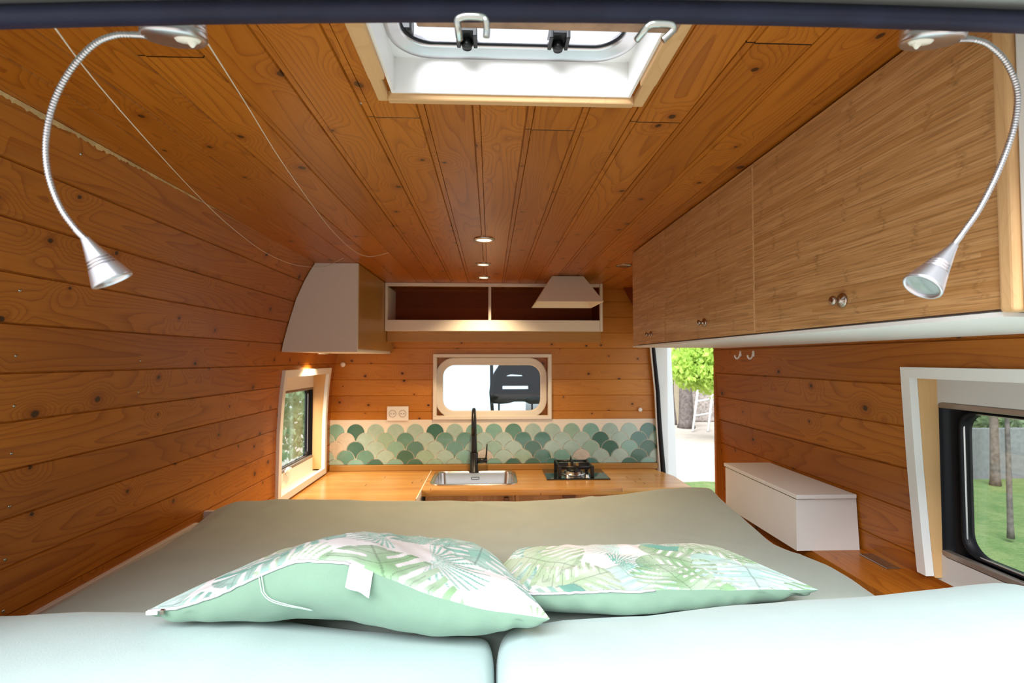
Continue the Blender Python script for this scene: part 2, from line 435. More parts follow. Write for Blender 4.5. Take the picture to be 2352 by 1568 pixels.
# outer metal skin: roof, sides, with the openings left free
def skin(name, xs, hy0, hy1, hz0, hz1, y0, y1, r, mat=None):
    bm = plate([(y0, FL-.06), (y1, FL-.06), (y1, H+.12), (y0, H+.12)], [rr(hy0, hy1, hz0, hz1, r)], .004, MYZ(xs)); return struct(name, bm, mat or VANGREY)
RXS, LXS = .910, -.925
rw = (at(2152, 925, X=RXS).y); rwz1 = at(2152, 922, X=RXS).z; rwz0 = at(2199, 1290, X=RXS).z
lwy1 = at(719, 1000, X=LXS).y; lwz1 = at(719, 888, X=LXS).z; lwz0 = at(712, 1052, X=LXS).z
skin('wall_right_outer', RXS, .52, rw, rwz0, rwz1, .34, 1.985, .015)
skin('wall_left_outer', LXS, 2.235, lwy1, lwz0, lwz1, .34, YB+.2, .012, CREAM)
bm = plate([(-1.02, .34), (1.02, .34), (1.02, YB+.3), (-1.02, YB+.3)], [rr(HX0-.01, HX1+.01, HY0, HY1, .06)], .004, Matrix.Translation((0, 0, SKZ+.004)))
struct('roof_skin', bm, BODYW)
# side door: upper rail, rear body pillar (white), rubber seal following the curved bulkhead edge
bm = newbm(); add_box(bm, .86, 1.0, 1.985, YB+.1, .085, H+.13); struct('door_header_rail', bm, BODYW)
pe = [(1497, 790), (1503, 850), (1508, 900), (1511, 960), (1515, 1020), (1519, 1068), (1523, 1120)]
edge = [at(x, y, Y=2.875) for x, y in pe]; edge = [Vector((edge[0].x-.01, 2.875, .12))]+edge+[Vector((edge[-1].x, 2.875, FL))]
bm = newbm()
a = [(p.x, p.z) for p in edge]
add_prism(bm, [(x, 2.882, z) for x, z in a]+[(.985, 2.882, FL), (.985, 2.882, .12)], (0, .10, 0))
struct('door_pillar', bm, BODYW)
bm = newbm(); add_tube(bm, [(x+.004, 2.866, z) for x, z in a], [.008]+[.010+.001*i for i in range(len(a)-1)], 8); obj('door_seal', bm, RUBBER2, label='black rubber seal running down the curved edge beside the open side door', cat='door seal')
bm = newbm(); add_tube(bm, [(x-.011, 2.868, z) for x, z in a], .005, 8); struct('trim_2', bm, WHITE)
# slim white body pillar seen inside the open side door
bm = newbm()
pp = [(1508, 795), (1540, 795), (1545, 880), (1550, 980), (1556, 1130)]
o_ = [at(x, y, Y=3.0) for x, y in pp]
add_prism(bm, [(o_[0].x-.05, 3.0, .10), (o_[1].x, 3.0, .10)]+[(p.x, 3.0, p.z) for p in o_[2:]]+[(o_[-1].x+.02, 3.0, FL), (o_[-1].x-.15, 3.0, FL)], (0, .05, 0))
struct('door_post', bm, BODYW)

# ------------------------------------------------------------------ rear frame: header beam, rubber seal, striker hooks
def zhead(px):  # the seal dips a little towards both sides
    return {0: 75, 600: 62, 1176: 58, 1700: 66, 2352: 84}[px]
hp = [at(x, zhead(x)-4, Y=.372) for x in (0, 600, 1176, 1700, 2352)]
def hz(x):
    c = np.polyfit([p.x for p in hp], [p.z for p in hp], 2)
    return float(np.polyval(c, x))
xs = [-.95+1.9*i/28 for i in range(29)]
def sweep_x(sec, xs, zf):
    bm = newbm(); rows = []
    for x in xs: rows.append([bm.verts.new((x, y, z+zf(x))) for y, z in sec])
    n = len(sec)
    for a_, b_ in zip(rows, rows[1:]):
        for i in range(n): bm.faces.new((a_[i], a_[(i+1) % n], b_[(i+1) % n], b_[i]))
    bm.faces.new(rows[0]); bm.faces.new(rows[-1][::-1]); return bm
# header: sloping underside, hollow inside so the ceiling can be seen past it
sec = [(.386, .020), (.415, .042), (.47, .080), (.505, .112), (.505, .20), (.40, .30), (.30, .30), (.30, .03), (.345, .0105), (.366, .0165)]
struct('rear_header', sweep_x(sec, xs, hz), BODY)
sec = [(.3865, .0165), (.384, .0095), (.378, .0048), (.372, .0015), (.366, .0003), (.361, .0012), (.3588, .0042), (.3605, .0085), (.366, .0150), (.374, .0205), (.382, .0215)]
bm = sweep_x([(y, z) for y, z in sec], xs, hz)
for f in bm.faces: f.smooth = True
obj('door_seal', bm, RUBBER, label='thick blue-black rubber door seal across the top of the rear opening', cat='door seal')
bm = newbm(); 
a0, a1 = at(950, 70, Y=.508), at(1572, 70, Y=.508)
add_box(bm, a0.x, a1.x, .5075, .530, at(1176, 69, Y=.530).z, at(1176, 20, Y=.508).z+.03, .002, 2)
struct('trim_3', bm, OSB)
for sx in (-1, 1):
    bm = newbm(); add_box(bm, sx*.90, sx*1.05, .30, .40, FL-.06, H+.13, .01); struct('rear_pillar', bm, BODYW)

def striker(pts, label):
    bm = newbm()
    P = [at(x, y, Y=Yv) for x, y, Yv in pts]
    # smooth through corners
    add_tube(bm, smooth_path(P, 5), .0023, 10)
    o = obj('door_striker', bm, ZINC, label=label, cat='door latch striker', group='rear door strikers')
def smooth_path(P, k=4, closed=False):
    out = []; n = len(P)
    for i in range(n-1):
        p0 = P[max(i-1, 0)]; p1 = P[i]; p2 = P[i+1]; p3 = P[min(i+2, n-1)]
        for j in range(k):
            t = j/k
            out.append(.5*((2*p1)+(-p0+p2)*t+(2*p0-5*p1+4*p2-p3)*t*t+(-p0+3*p1-3*p2+p3)*t**3))
    out.append(P[-1]); return out
striker([(1055, 92, .352), (1052, 66, .345), (1050, 48, .343), (1058, 41, .342), (1072, 38, .342), (1100, 39, .342), (1112, 43, .343), (1117, 52, .343), (1118, 68, .345), (1117, 86, .346)],
        'U-shaped zinc striker in the middle of the rear door seal')
striker([(1462, 92, .352), (1480, 70, .345), (1490, 60, .343), (1500, 56, .342), (1520, 56, .342), (1540, 58, .342), (1546, 63, .342), (1544, 72, .343), (1532, 84, .344), (1522, 93, .345)],
        'bent zinc striker on the rear door seal right of the hatch')
bm = newbm(); p = at(1456, 76, Y=.356); add_box(bm, p.x-.006, p.x+.001, .354, .362, p.z-.004, p.z+.004, .001)

# unseen right rear door, open square, added to shade the near left wall
bm = newbm(); add_box(bm, 1.005, 1.055, -.62, .295, -1.40, H+.02, .02, 3); rd = struct('added_shade_door', bm, BODY)
bm = newbm(); add_box(bm, .990, 1.0045, -.54, .20, -1.25, -.05, .01, 2); obj('added_door_lining', bm, plain('dark_grey_lining', (.06, .06, .065), .8), rd)  # dark lining added with the unseen door to keep its bounce low

# ------------------------------------------------------------------ roof hatch
SKZ = H+.062
hatch = empty('roof_hatch', ((HX0+HX1)/2, (HY0+HY1)/2, H), 'white roof hatch with black hinges over the bed, set in a raw pine surround', 'roof hatch')
def frame4(x0, x1, y0, y1, z0, z1, t, bev=0):
    """rectangular tube wall (opening x0..x1,y0..y1, wall thickness t outside)"""
    bm = newbm()
    add_box(bm, x0-t, x1+t, y1, y1+t, z0, z1, bev); add_box(bm, x0-t, x1+t, y0-t, y0, z0, z1, bev)
    add_box(bm, x0-t, x0, y0, y1, z0, z1, bev); add_box(bm, x1, x1+t, y0, y1, z0, z1, bev); return bm
obj('reveal', frame4(HX0+.004, HX1-.004, HY0+.004, HY1-.004, H-.004, SKZ+.003, .004), PLASTIC, hatch)
fw = .022
for k, (x0, x1, y0, y1, gr) in enumerate(((HX0-.006, HX1+.006, HY1-.001, HY1+.012, 0), (HX0-fw, HX0, HY0, HY1-.05, 1), (HX1, HX1+fw, HY0, HY1-.05, 1),
                         (HX0-fw, HX0-.0055, HY1-.052, HY1+.012, 1), (HX1+.0055, HX1+fw, HY1-.052, HY1+.012, 1), (HX0-fw, HX1+fw, HY0-.02, HY0, 0))):
    bm = newbm(); add_box(bm, x0, x1, y0, y1, H-.0135 if k in (0,) else H-.010-.0015*(k % 3), H+.001, .002); obj('surround_batten', bm, RAWPINE, hatch, grain=gr)
# aluminium inner ring, black gasket, dome and hinges
xi0, xi1, yi0, yi1 = HX0+.012, HX1-.012, HY0+.01, HY1-.012
def tube_ring(o0, o1, z0, z1, rad, steps):
    bm = newbm(); loops = []
    for ins, z in steps: loops.append([(x, y, z) for x, y in rr(o0[0]+ins, o0[1]-ins, o1[0]+ins, o1[1]-ins, max(rad-ins, .01), 10)])
    ring_strip(bm, loops); return bm
obj('aluminium_ring', tube_ring((HX0+.004, HX1-.004), (HY0+.004, HY1-.004), 0, 0, .055,
    [(.0, SKZ-.015), (.002, SKZ-.0165), (.005, SKZ-.0125), (.008, SKZ-.012), (.010, SKZ-.0095), (.016, SKZ-.009), (.019, SKZ-.006), (.019, SKZ+.004)]), CHROME, hatch, normals=False)
bm = plate(rr(HX0+.004, HX1-.004, HY0+.004, HY1-.004, .004), [rr(HX0+.0045, HX1-.0045, HY0+.0045, HY1-.0045, .055)], .003, Matrix.Translation((0, 0, SKZ-.013)))
obj('corner_filler', bm, PLASTIC, hatch)
bm = newbm(); add_tube(bm, [(x, y, SKZ-.004) for x, y in rr(HX0+.0235, HX1-.0235, HY0+.0235, HY1-.0235, .040, 8)], .0020, 6, closed=True); obj('gasket', bm, RUBBER2, hatch)
bm = newbm(); loops = []
for ins, z in ((0.0, SKZ+.006), (.008, SKZ+.028), (.03, SKZ+.040), (.07, SKZ+.045)):
    loops.append([(x, y, z) for x, y in rr(HX0+ins-.012, HX1-ins+.012, HY0+ins-.012, HY1-ins+.012, .07-ins*.5, 8)])
vs = ring_strip(bm, loops); bm.faces.new(vs[-1])
HG = glass('acrylic_dome', (.97, .98, 1.0)); obj('acrylic_dome', bm, HG, hatch)
for px in (1073, 1281):
    q = at(px, 112, Y=HY1-.026); bm = newbm(); q.y = HY1-.026
    add_box(bm, q.x-.0145, q.x-.009, q.y-.026, q.y+.004, SKZ-.010, SKZ+.008, .001); add_box(bm, q.x+.009, q.x+.0145, q.y-.026, q.y+.004, SKZ-.010, SKZ+.008, .001)
    add_box(bm, q.x-.011, q.x+.011, q.y-.022, q.y+.002, SKZ-.002, SKZ+.006, .002)
    add_lathe(bm, [(0, -.008), (.0065, -.008), (.0075, -.004), (.0075, .006), (0, .006)], Matrix.Translation((q.x, q.y-.002, SKZ-.006)), 20)
    hg = obj('hinge', bm, BLACK, hatch)
for px in (934, 1441):
    q = at(px, 74, Z=SKZ+.006); bm = newbm(); add_box(bm, q.x-.010, q.x+.010, q.y-.022, q.y+.006, SKZ-.004, SKZ+.022, .003); obj('catch', bm, BLACK, hatch)
q = at(1076, 137, Z=SKZ-.0125); bm = newbm(); add_box(bm, q.x-.021, q.x+.021, q.y-.0025, q.y+.0025, SKZ-.0135, SKZ-.0122, .0004); obj('mossy_label', bm, plain('moss_brown', (.13, .11, .05), .9, mottle=.5), hatch)

# ------------------------------------------------------------------ the light filler line along the left ceiling joint
bm = newbm()
prev = None
N_ = 260
rws = []
for i in range(N_):
    y = .42+(1.5-.42)*i/(N_-1); wd = 1.7*(.0034+.0026*noise.noise(Vector((y*17, 0, 0)))+.0026*noise.noise(Vector((y*130, 3, 0)))+.0012*noise.noise(Vector((y*400, 3, 0))))*min(1, (1.52-y)*1.6); wd = max(wd, .0004)
    rws.append([bm.verts.new((-.711+wd*.35, y, H-.0009)), bm.verts.new((-.7105-wd*.35, y, H-.0012-wd*1.1)), bm.verts.new((-.715, y, H+.003))])
for a_, b_ in zip(rws, rws[1:]):
    for k in range(3): bm.faces.new((a_[k], a_[(k+1) % 3], b_[(k+1) % 3], b_[k]))
struct('trim_4', bm, plain('pale_wood_filler', (.62, .42, .19), .8, mottle=.3))

# ------------------------------------------------------------------ left window (beside the worktop)
def side_window(name, label, hx, xo, y0, y1, z0, z1, sy0, sy1, sz0, sz1, trimw, big):
    sgn = 1 if xo > 0 else -1
    # casing board frame on the lining
    def ln(z):   # lining x at height z
        P = RP if sgn > 0 else LP
        for (xa, za), (xb, zb) in zip(P, P[1:]):
            if zb <= z <= za: return xa+(xb-xa)*(za-z)/(za-zb)
    t = .014; bmf = newbm()
    zt, zb = z1, z0
    def slab(pts_yz, th=.013, out=.004):
        a_ = []; b_ = []
        for y, z in pts_yz:
            x = ln(max(min(z, H-.01), FL+.01)); a_.append((x-sgn*th, y, z)); b_.append((x+sgn*out, y, z))
        va = [bmf.verts.new(p) for p in a_]; vb = [bmf.verts.new(p) for p in b_]; n = len(va)
        bmf.faces.new(va); bmf.faces.new(vb[::-1])
        for i in range(n): bmf.faces.new((va[i], va[(i+1) % n], vb[(i+1) % n], vb[i]))
    zs = [zt+trimw-(zt+trimw-zb+.0)*i/6 for i in range(7)]
    for za, zc in zip(zs, zs[1:]):
        slab([(y1, za), (y1+trimw, za), (y1+trimw, zc), (y1, zc)])
        slab([(y0-trimw, za), (y0, za), (y0, zc), (y0-trimw, zc)])
    slab([(y0, zt), (y1, zt), (y1, zt+trimw), (y0, zt+trimw)])
    if big is False: slab([(y0-trimw, zb-trimw), (y1+trimw, zb-trimw), (y1+trimw, zb), (y0-trimw, zb)])
    bmesh.ops.remove_doubles(bmf, verts=bmf.verts, dist=1e-5)
    wn = struct(name, bmf, WHITE, label=label)
    # reveals: pine on the sides, white above and below
    xt, xb_ = ln(zt), ln(zb)
    bm = newbm()
    for y, ya in ((y1, y1+.012), (y0-.012, y0)):
        zz_ = [zb-.004+(zt-zb+.004)*i/8 for i in range(9)]
        add_prism(bm, [(ln(z)+sgn*.0045, y, z) for z in zz_]+[(xo, y, zt), (xo, y, zb-.004)], (0, ya-y, 0))
    obj('side_reveal', bm, REVEAL, wn, grain=2)
    bm = newbm(); add_prism(bm, [(xt-sgn*.002, y0-.012, zt), (xo, y0-.012, zt), (xo, y0-.012, zt+.01), (xt-sgn*.002, y0-.012, zt+.01)], (0, y1-y0+.024, 0))
    add_prism(bm, [(xb_+sgn*.002, y0-.012, zb-.012), (xo, y0-.012, zb-.012), (xo, y0-.012, zb-.022), (xb_+sgn*.002, y0-.012, zb-.022)], (0, y1-y0+.024, 0))
    obj('head_and_sill', bm, CREAM, wn)
    # deep black rubber frame and channels, then the glass
    r = .012; bm = newbm(); lo = []
    for ins, dx in ((0, -.002), (.004, .004), (.004, .016), (.030 if big else .022, .018), (.034 if big else .026, .012), (.040 if big else .030, .012), (.040 if big else .030, .034)):
        lo.append([(xo+sgn*dx, y, z) for y, z in rr(sy0+ins, sy1-ins, sz0+ins*.45, sz1-ins*.45, max(r-ins, .006)+ins*.8, 6)])
    ring_strip(bm, lo); obj('window_rubber', bm, RUBBER2, wn, normals=False)
    bm = newbm()
    for z, s_ in ((sz0, 1), (sz1, -1)):
        add_box(bm, min(xo-sgn*.002, xo+sgn*.012), max(xo-sgn*.002, xo+sgn*.012), sy0+.004, sy1-.004, min(z, z+s_*.012), max(z, z+s_*.012), .002)
    obj('slide_channel', bm, plain('bronze_aluminium', (.30, .25, .22), .35, .6), wn)
    ii = .040 if big else .030
    bm = newbm(); add_tube(bm, [(xo+sgn*.018, y, z) for y, z in rr(sy0+ii, sy1-ii, sz0+ii*.45, sz1-ii*.45, .022, 8)], .0022, 6, closed=True); obj('glazing_bead', bm, CHROME, wn)
    bm = plate(rr(sy0+ii, sy1-ii, sz0+ii*.45, sz1-ii*.45, .022), [], .003, MYZ(xo+sgn*.026)); obj('pane', bm, GLASSD, wn)
    return wn
REVEAL = wood('light_pine_reveal', (.66, .40, .18), (.55, .31, .12), (.3, .15, .07), knots=False, freq=12, cont=.25, rough=.5, coat=0)
wl = side_window('window_1', 'small white-framed sliding window above the left end of the worktop', None, LXS, LWY0, LWY1, LWZ0, LWZ1, 2.235, lwy1, lwz0, lwz1, .030, False)
wr = side_window('window_2', 'white-framed sliding window in the right wall beside the bed, lawn outside', None, RXS, RWY0, RWY1, RWZ0, RWZ1, .52, rw, rwz0, rwz1, .022, True)
q = at(664, 1082, X=LXS+.012); bm = newbm(); add_lathe(bm, [(0, 0), (.018, 0), (.020, .004), (.016, .010), (.006, .012), (0, .012)], Matrix.Translation((LXS+.003, q.y, q.z)) @ Matrix.Rotation(PI/2, 4, 'Y'), 20)
add_box(bm, LXS+.006, LXS+.014, q.y-.04, q.y+.03, q.z+.002, q.z+.012, .002); obj('window_catch', bm, PLASTIC, wl)
# ------------------------------------------------------------------ bulkhead window
wb_ = newbm(); t = .018
a0 = at(995, 813, Y=YB-.012); a1 = at(1267, 962, Y=YB-.012)
for bx in ((a0.x, a1.x, a0.z-t, a0.z), (a0.x, a1.x, a1.z, a1.z+t), (a0.x, a0.x+t, a1.z+t, a0.z-t), (a1.x-t, a1.x, a1.z+t, a0.z-t)):
    add_box(wb_, bx[0], bx[1], YB-.016, YB+.03, bx[2], bx[3], .0015)
w3 = struct('window_3', wb_, CREAM, label='rounded window to the cab in the bulkhead')
g0 = at(1016, 836, Y=YB+.04); g1 = at(1243, 944, Y=YB+.04)
f0 = at(1004, 824, Y=YB+.03); f1 = at(1253, 956, Y=YB+.03)
bm = plate([(BWX0-.03, BWZ0-.03), (BWX1+.03, BWZ0-.03), (BWX1+.03, BWZ1+.03), (BWX0-.03, BWZ1+.03)], [rr(g0.x, g1.x, g1.z, g0.z, .075)], .01, MXZ(YB+.045)); bm.normal_update(); box_uv(bm, grain=0)
obj('recess_panel', bm, PINE1, w3)
bm = plate(rr(f0.x, f1.x, f1.z, f0.z, .095), [rr(g0.x, g1.x, g1.z, g0.z, .07)], .026, MXZ(YB+.028), .006); obj('rounded_frame', bm, CREAM, w3, smooth=False)
bm = plate(rr(g0.x, g1.x, g1.z, g0.z, .07), [], .004, MXZ(YB+.045)); obj('pane', bm, glass('cab_window_glass', (.86, .94, 1.0)), w3)
# ================================================================== furniture
# ---------------- overhead cabinet on the right
CX = .515; CZ0 = .049; CY0, CY1 = .505, 1.872
oc = empty('overhead_cabinet', (.68, 1.2, CZ0), 'long overhead cabinet on the right wall with three bamboo doors and white underside', 'cabinet')
bm = newbm(); add_box(bm, CX+.016, .854, CY0, CY1, CZ0-.004, H-.002, .002); obj('carcass', bm, WHITE, oc)
bm = newbm(); add_prism(bm, [(CX, CY0, CZ0-.001), (.853, CY0, CZ0-.004), (.853, CY0, CZ0-.008), (CX, CY0, CZ0-.006)], (0, CY1-CY0, 0)); obj('bottom_panel', bm, WHITE, oc)
dy = [.505, at(1731, 600, X=CX).y, at(1527, 650, X=CX).y, CY1]
GOLDW = wood('oak_ply_side', (.42, .22, .060), (.30, .135, .030), (.1, .05, .02), knots=False, freq=14, cont=.3, rough=.4)
for i in range(3):
    ya, yb = dy[i]+(.002 if i else 0), dy[i+1]-.002
    bm = newbm(); add_box(bm, CX, CX+.016, ya, yb, CZ0+.002, H-.004, .0012, 1)
    d = obj('door', bm, BAMBOO, oc, grain=1)
    kp = (at(1920, 690, X=CX-.01), at(1609, 741, X=CX-.01), at(1488, 768, X=CX-.01))[i]
    bm = newbm(); add_lathe(bm, [(0, 0), (.0108, 0), (.0112, .0012), (.0095, .0032), (.0045, .0045), (.0034, .009), (.0045, .011), (.0068, .013), (.0072, .0155), (.006, .0175), (.003, .0186), (0, .0188)],
                            Matrix.Translation((CX, kp.y, kp.z)) @ Matrix.Rotation(-PI/2, 4, 'Y'), 24)
    obj('knob', bm, BRASSDK, d)
bm = newbm(); add_box(bm, CX+.0008, CX+.0158, dy[1]-.0019, dy[1]+.0019, CZ0+.003, H-.005); obj('divider_edge', bm, RAWPINE, oc, grain=2)
bm = newbm(); add_box(bm, CX-.004, CX+.018, .4875, .5045, CZ0-.002, H-.01, .004, 3)
obj('corner_post', bm, RAWPINE, oc, grain=2)
bm = newbm(); add_box(bm, CX+.003, .854, .474, .4865, CZ0-.012, H-.002, .002); obj('end_panel', bm, WHITE, oc)

# ---------------- overhead box at the far left
BY0, BY1, BX1 = 2.13, YB-.004, -.536
zb0 = at(760, 808, Y=BY0).z
ob = empty('overhead_box', (-.70, (BY0+BY1)/2, zb0), 'cream overhead box with curved left side above the small left window', 'cabinet')
def lwall(z):
    for (xa, za), (xb, zb) in zip(LP, LP[1:]):
        if zb <= z <= za: return xa+(xb-xa)*(za-z)/(za-zb)
zz = [H-.001-(H-.001-zb0)*i/10 for i in range(11)]
bm = newbm(); add_prism(bm, [(lwall(z)+.003, BY0, z) for z in zz]+[(BX1-.002, BY0, zb0), (BX1-.002, BY0, H-.001)], (0, .015, 0)); obj('front_panel', bm, plain('beige_board', (.74, .66, .58), .6, bump=(60, .15)), ob)
bm = newbm(); add_box(bm, BX1-.014, BX1, BY0+.0155, BY1, zb0+.014, H-.002, .001); obj('side_panel', bm, GOLDW, ob, grain=2)
bm = newbm(); add_prism(bm, [(lwall(zb0)+.003, BY0+.0155, zb0), (BX1-.0145, BY0+.0155, zb0), (BX1-.0145, BY0+.0155, zb0+.013), (lwall(zb0)+.003, BY0+.0155, zb0+.013)], (0, BY1-BY0-.02, 0)); obj('bottom_panel', bm, CREAM, ob)

# ---------------- open shelf across the bulkhead
SY = 2.66
x0, x1 = BX1+.002, at(1384, 700, Y=SY).x
z_lip_t, z_lip_b = at(1130, 735, Y=SY).z, at(1130, 760, Y=SY).z
sh = empty('bulkhead_shelf', ((x0+x1)/2, SY+.1, z_lip_b), 'open white-edged shelf box with dark wood back high on the bulkhead', 'shelf')
bm = newbm(); add_box(bm, x0, x1-.014, SY, SY+.012, z_lip_b, z_lip_t, .001); add_box(bm, x0, x1, SY+.012, YB-.002, z_lip_b-.0, z_lip_b+.012)
obj('front_lip', bm, CREAM, sh)
bm = newbm(); add_box(bm, x0, x1-.014, SY+.002, SY+.014, H-.018, H-.001, .001); obj('top_rail', bm, CREAM, sh)
bm = newbm(); add_box(bm, x1-.0135, x1, SY-.004, SY+.02, z_lip_b-.001, H-.001, .001); obj('end_post', bm, CREAM, sh)
bm = newbm(); add_box(bm, x0, x0+.012, SY+.014, YB-.012, z_lip_b+.012, H-.02); add_box(bm, x0, x0+.012, SY+.002, SY+.014, z_lip_t, H-.018); obj('end_panel', bm, CREAM, sh)
bm = newbm(); add_box(bm, x1-.012, x1, SY+.0205, YB-.012, z_lip_b+.012, H-.002); obj('end_board', bm, PINEDARK, sh, grain=1)
xm = at(1125, 700, Y=SY).x; bm = newbm(); add_box(bm, xm-.007, xm+.007, SY+.002, SY+.016, z_lip_t, H-.018, .001); obj('divider', bm, LINER, sh)
bm = newbm(); add_box(bm, x0+.012, x1-.013, YB-.012, YB-.004, z_lip_b+.012, H-.002); obj('back_panel', bm, PINEDARK, sh, grain=0)
bm = newbm(); add_box(bm, x0, x1, SY+.05, SY+.072, z_lip_b-.055, z_lip_b-.0005, .002); obj('support_board', bm, GOLDW, sh, grain=0)
# ---------------- small sloping wood corner piece at the right end of the bulkhead
p0, p1, p2 = at(1433, 655, Y=2.80), at(1458, 643, Y=2.80), at(1452, 705, Y=2.80)
bm = newbm(); add_prism(bm, [(p0.x, 2.80, H-.002), (p0.x+.12, 2.80, H-.002), (p0.x+.12, 2.80, p2.z-.12)], (0, .012, 0))
obj('corner_brace', bm, PINEDARK, label='triangular wooden brace where the ceiling meets the bulkhead, beside the overhead cabinet', cat='brace')
# ---------------- lampshade
ls = at(1300, 636, Y=2.48); lb = at(1299, 700, Y=2.48)
lamp = empty('ceiling_lamp', (lb.x, 2.48, lb.z), 'cream pyramid lampshade hanging at the ceiling before the shelf', 'lamp')
wt_, wb2 = .073, .152
bm = newbm()
lo = []
for s_, z in ((wb2-.004, lb.z+.001), (wt_-.004, H-.004), (wt_, H-.003), (wb2, lb.z)):
    lo.append([(lb.x+sx*s_, 2.48+sy*s_, z) for sx, sy in ((1, 1), (-1, 1), (-1, -1), (1, -1))])
vs = ring_strip(bm, lo); bm.faces.new(vs[0][::1] if False else [bm.verts.new(Vector(p)) for p in [(lb.x+sx*(wt_-.005), 2.48+sy*(wt_-.005), H-.005) for sx, sy in ((1, 1), (-1, 1), (-1, -1), (1, -1))]])
n = 4
for i in range(n): bm.faces.new((vs[-1][i], vs[-1][(i+1) % n], vs[0][(i+1) % n], vs[0][i]))
SHADE = plain('cream_shade_cloth', (.80, .71, .59), .8); obj('lamp_shade', bm, SHADE, lamp, smooth=False, normals=False)
bm = newbm(); add_lathe(bm, [(0, 0), (.03, .0), (.03, .012), (.014, .014), (.014, .05), (0, .05)], Matrix.Translation((lb.x, 2.48, H-.004)) @ Matrix.Rotation(PI, 4, 'X'), 20); obj('lamp_holder', bm, PLASTIC, lamp)
# ---------------- downlights
def downlight(px, py, label, r=.030, z=None, xy=None, power=24):
    z = H-.0005 if z is None else z
    p = at(px, py, Z=z) if xy is None else Vector((*xy, z))
    e = empty('downlight', (p.x, p.y, z), label, 'downlight', 'recessed downlights')
    bm = newbm(); add_lathe(bm, [(r*.74, -.0035), (r*.80, -.006), (r, -.002), (r, .0), (r*.74, .002)], Matrix.Translation((p.x, p.y, z)), 32); obj('trim_ring', bm, CHROME, e)
    bm = newbm(); add_lathe(bm, [(0, -.0028), (r*.74, -.0028)], Matrix.Translation((p.x, p.y, z)), 32); obj('lens', bm, emit('warm_led', (1.0, .80, .50), 5), e)
    l = bpy.data.lights.new('led', 'SPOT'); l.energy = power; l.color = (1, .75, .44); l.spot_size = math.radians(125); l.spot_blend = .8; l.shadow_soft_size = r*.7
    lo_ = bpy.data.objects.new('led', l); C.objects.link(lo_); lo_.parent = e; lo_.location = (0, 0, -.012)
    return e
downlight(1112, 549, 'lit ceiling downlight, nearest to the bed of the three in the row', .0335)
downlight(1110, 606, 'lit ceiling downlight, middle one of the three in the row')
downlight(1111, 636, 'lit ceiling downlight, nearest to the shelf of the three in the row')
downlight(0, 0, 'lit downlight under the cream overhead box, above the left window', .028, zb0-.0005, (-.775, 2.46), 24)

# ================================================================== kitchen
CT = -.605; CF = 2.46; CB = YB-.006
kw = .022
wt0 = at(975, 1120, Z=CT).x
sx0, sx1 = at(986, 1112, Z=CT).x, at(1190, 1112, Z=CT).x; sy0, sy1 = at(1090, 1114, Z=CT).y, at(1090, 1081, Z=CT).y
rx1 = at(1567, 1105, Z=CT).x
xl = at(968, 1122, Z=CT).x+.004
bm = plate([(xl, CF), (rx1, CF), (rx1, 2.70), (.895, CB), (xl, CB)], [rr(sx0+.012, sx1-.012, sy0+.012, sy1-.012, .05)], .030, Matrix.Translation((0, 0, CT-.015)), .0015)
obj('worktop', bm, WORKTOP, grain=0, label='oiled wooden worktop with sink and hob along the bulkhead', cat='worktop')
bm = newbm(); add_prism(bm, [(-.872, 1.90, CT-.03), (xl-.005, 1.90, CT-.03), (xl-.005, CB, CT-.03), (-.872, CB, CT-.03)], (0, 0, .030))
obj('worktop', bm, WORKTOP, grain=0, label='wooden worktop extension under the small left window', cat='worktop')
bm = newbm(); add_box(bm, xl-.0045, xl-.0005, 2.30, CB-.015, CT-.028, CT+.002); obj('joint_strip', bm, CREAM, label='thin pale strip in the joint between both worktops', cat='joint strip')
bm = newbm(); add_box(bm, xl-.07, xl-.0055, 1.91, CB-.05, FL+.01, CT-.0305, .002); obj('side_cabinet', bm, WHITE, label='white cabinet side carrying the left worktop extension', cat='cabinet')
# upstand strip and base units
bx0, bx1 = at(757, 1072, Y=CB-.012).x, at(1512, 1068, Y=CB-.012).x
zt = at(1130, 1066, Y=YB-.02).z
bm = newbm(); add_box(bm, bx0, bx1, CB-.018, CB, CT+.0005, zt, .003); obj('upstand', bm, GOLDW, grain=0, label='narrow wooden upstand strip between worktop and fish-scale tiles', cat='upstand')
kx = [xl+.012, at(1183, 1140, Y=CF+.03).x, at(1418, 1140, Y=CF+.03).x, rx1-.01]
labs = ['wooden base cabinet front under the sink', 'wooden base cabinet front under the hob, with brown handle', 'wooden base cabinet front at the right end of the worktop by the side door']
for i in range(3):
    xa, xb = kx[i]+.0015, kx[i+1]-.0015
    e = empty('base_cabinet', ((xa+xb)/2, CF+.2, FL), labs[i], 'cabinet', 'base cabinets under the worktop')
    bm = newbm(); add_box(bm, xa, xb, CF+.045, CB-.03, FL+.001, CT-.20); add_box(bm, xa, xb, CF+.0455, CF+.06, CT-.2, CT-.0305); obj('body', bm, VGRAIN, e, grain=2)
    bm = newbm(); add_box(bm, xa, xb, CF+.027, CF+.0445, -1.2, CT-.034, .002); d = obj('door', bm, VGRAIN, e, grain=2)
    if i < 2:
        hx = at((1163, 1307)[i], 1140, Y=CF+.02).x; hz_ = at(1307, (1146, 1138)[i], Y=CF+.02).z
        bm = newbm(); add_box(bm, hx-(.012, .03)[i], hx+(.012, .03)[i], CF+.010, CF+.0268, hz_-.012, hz_+.012, .004); obj('handle', bm, plain('brown_leather', (.14, .05, .02), .6), d)
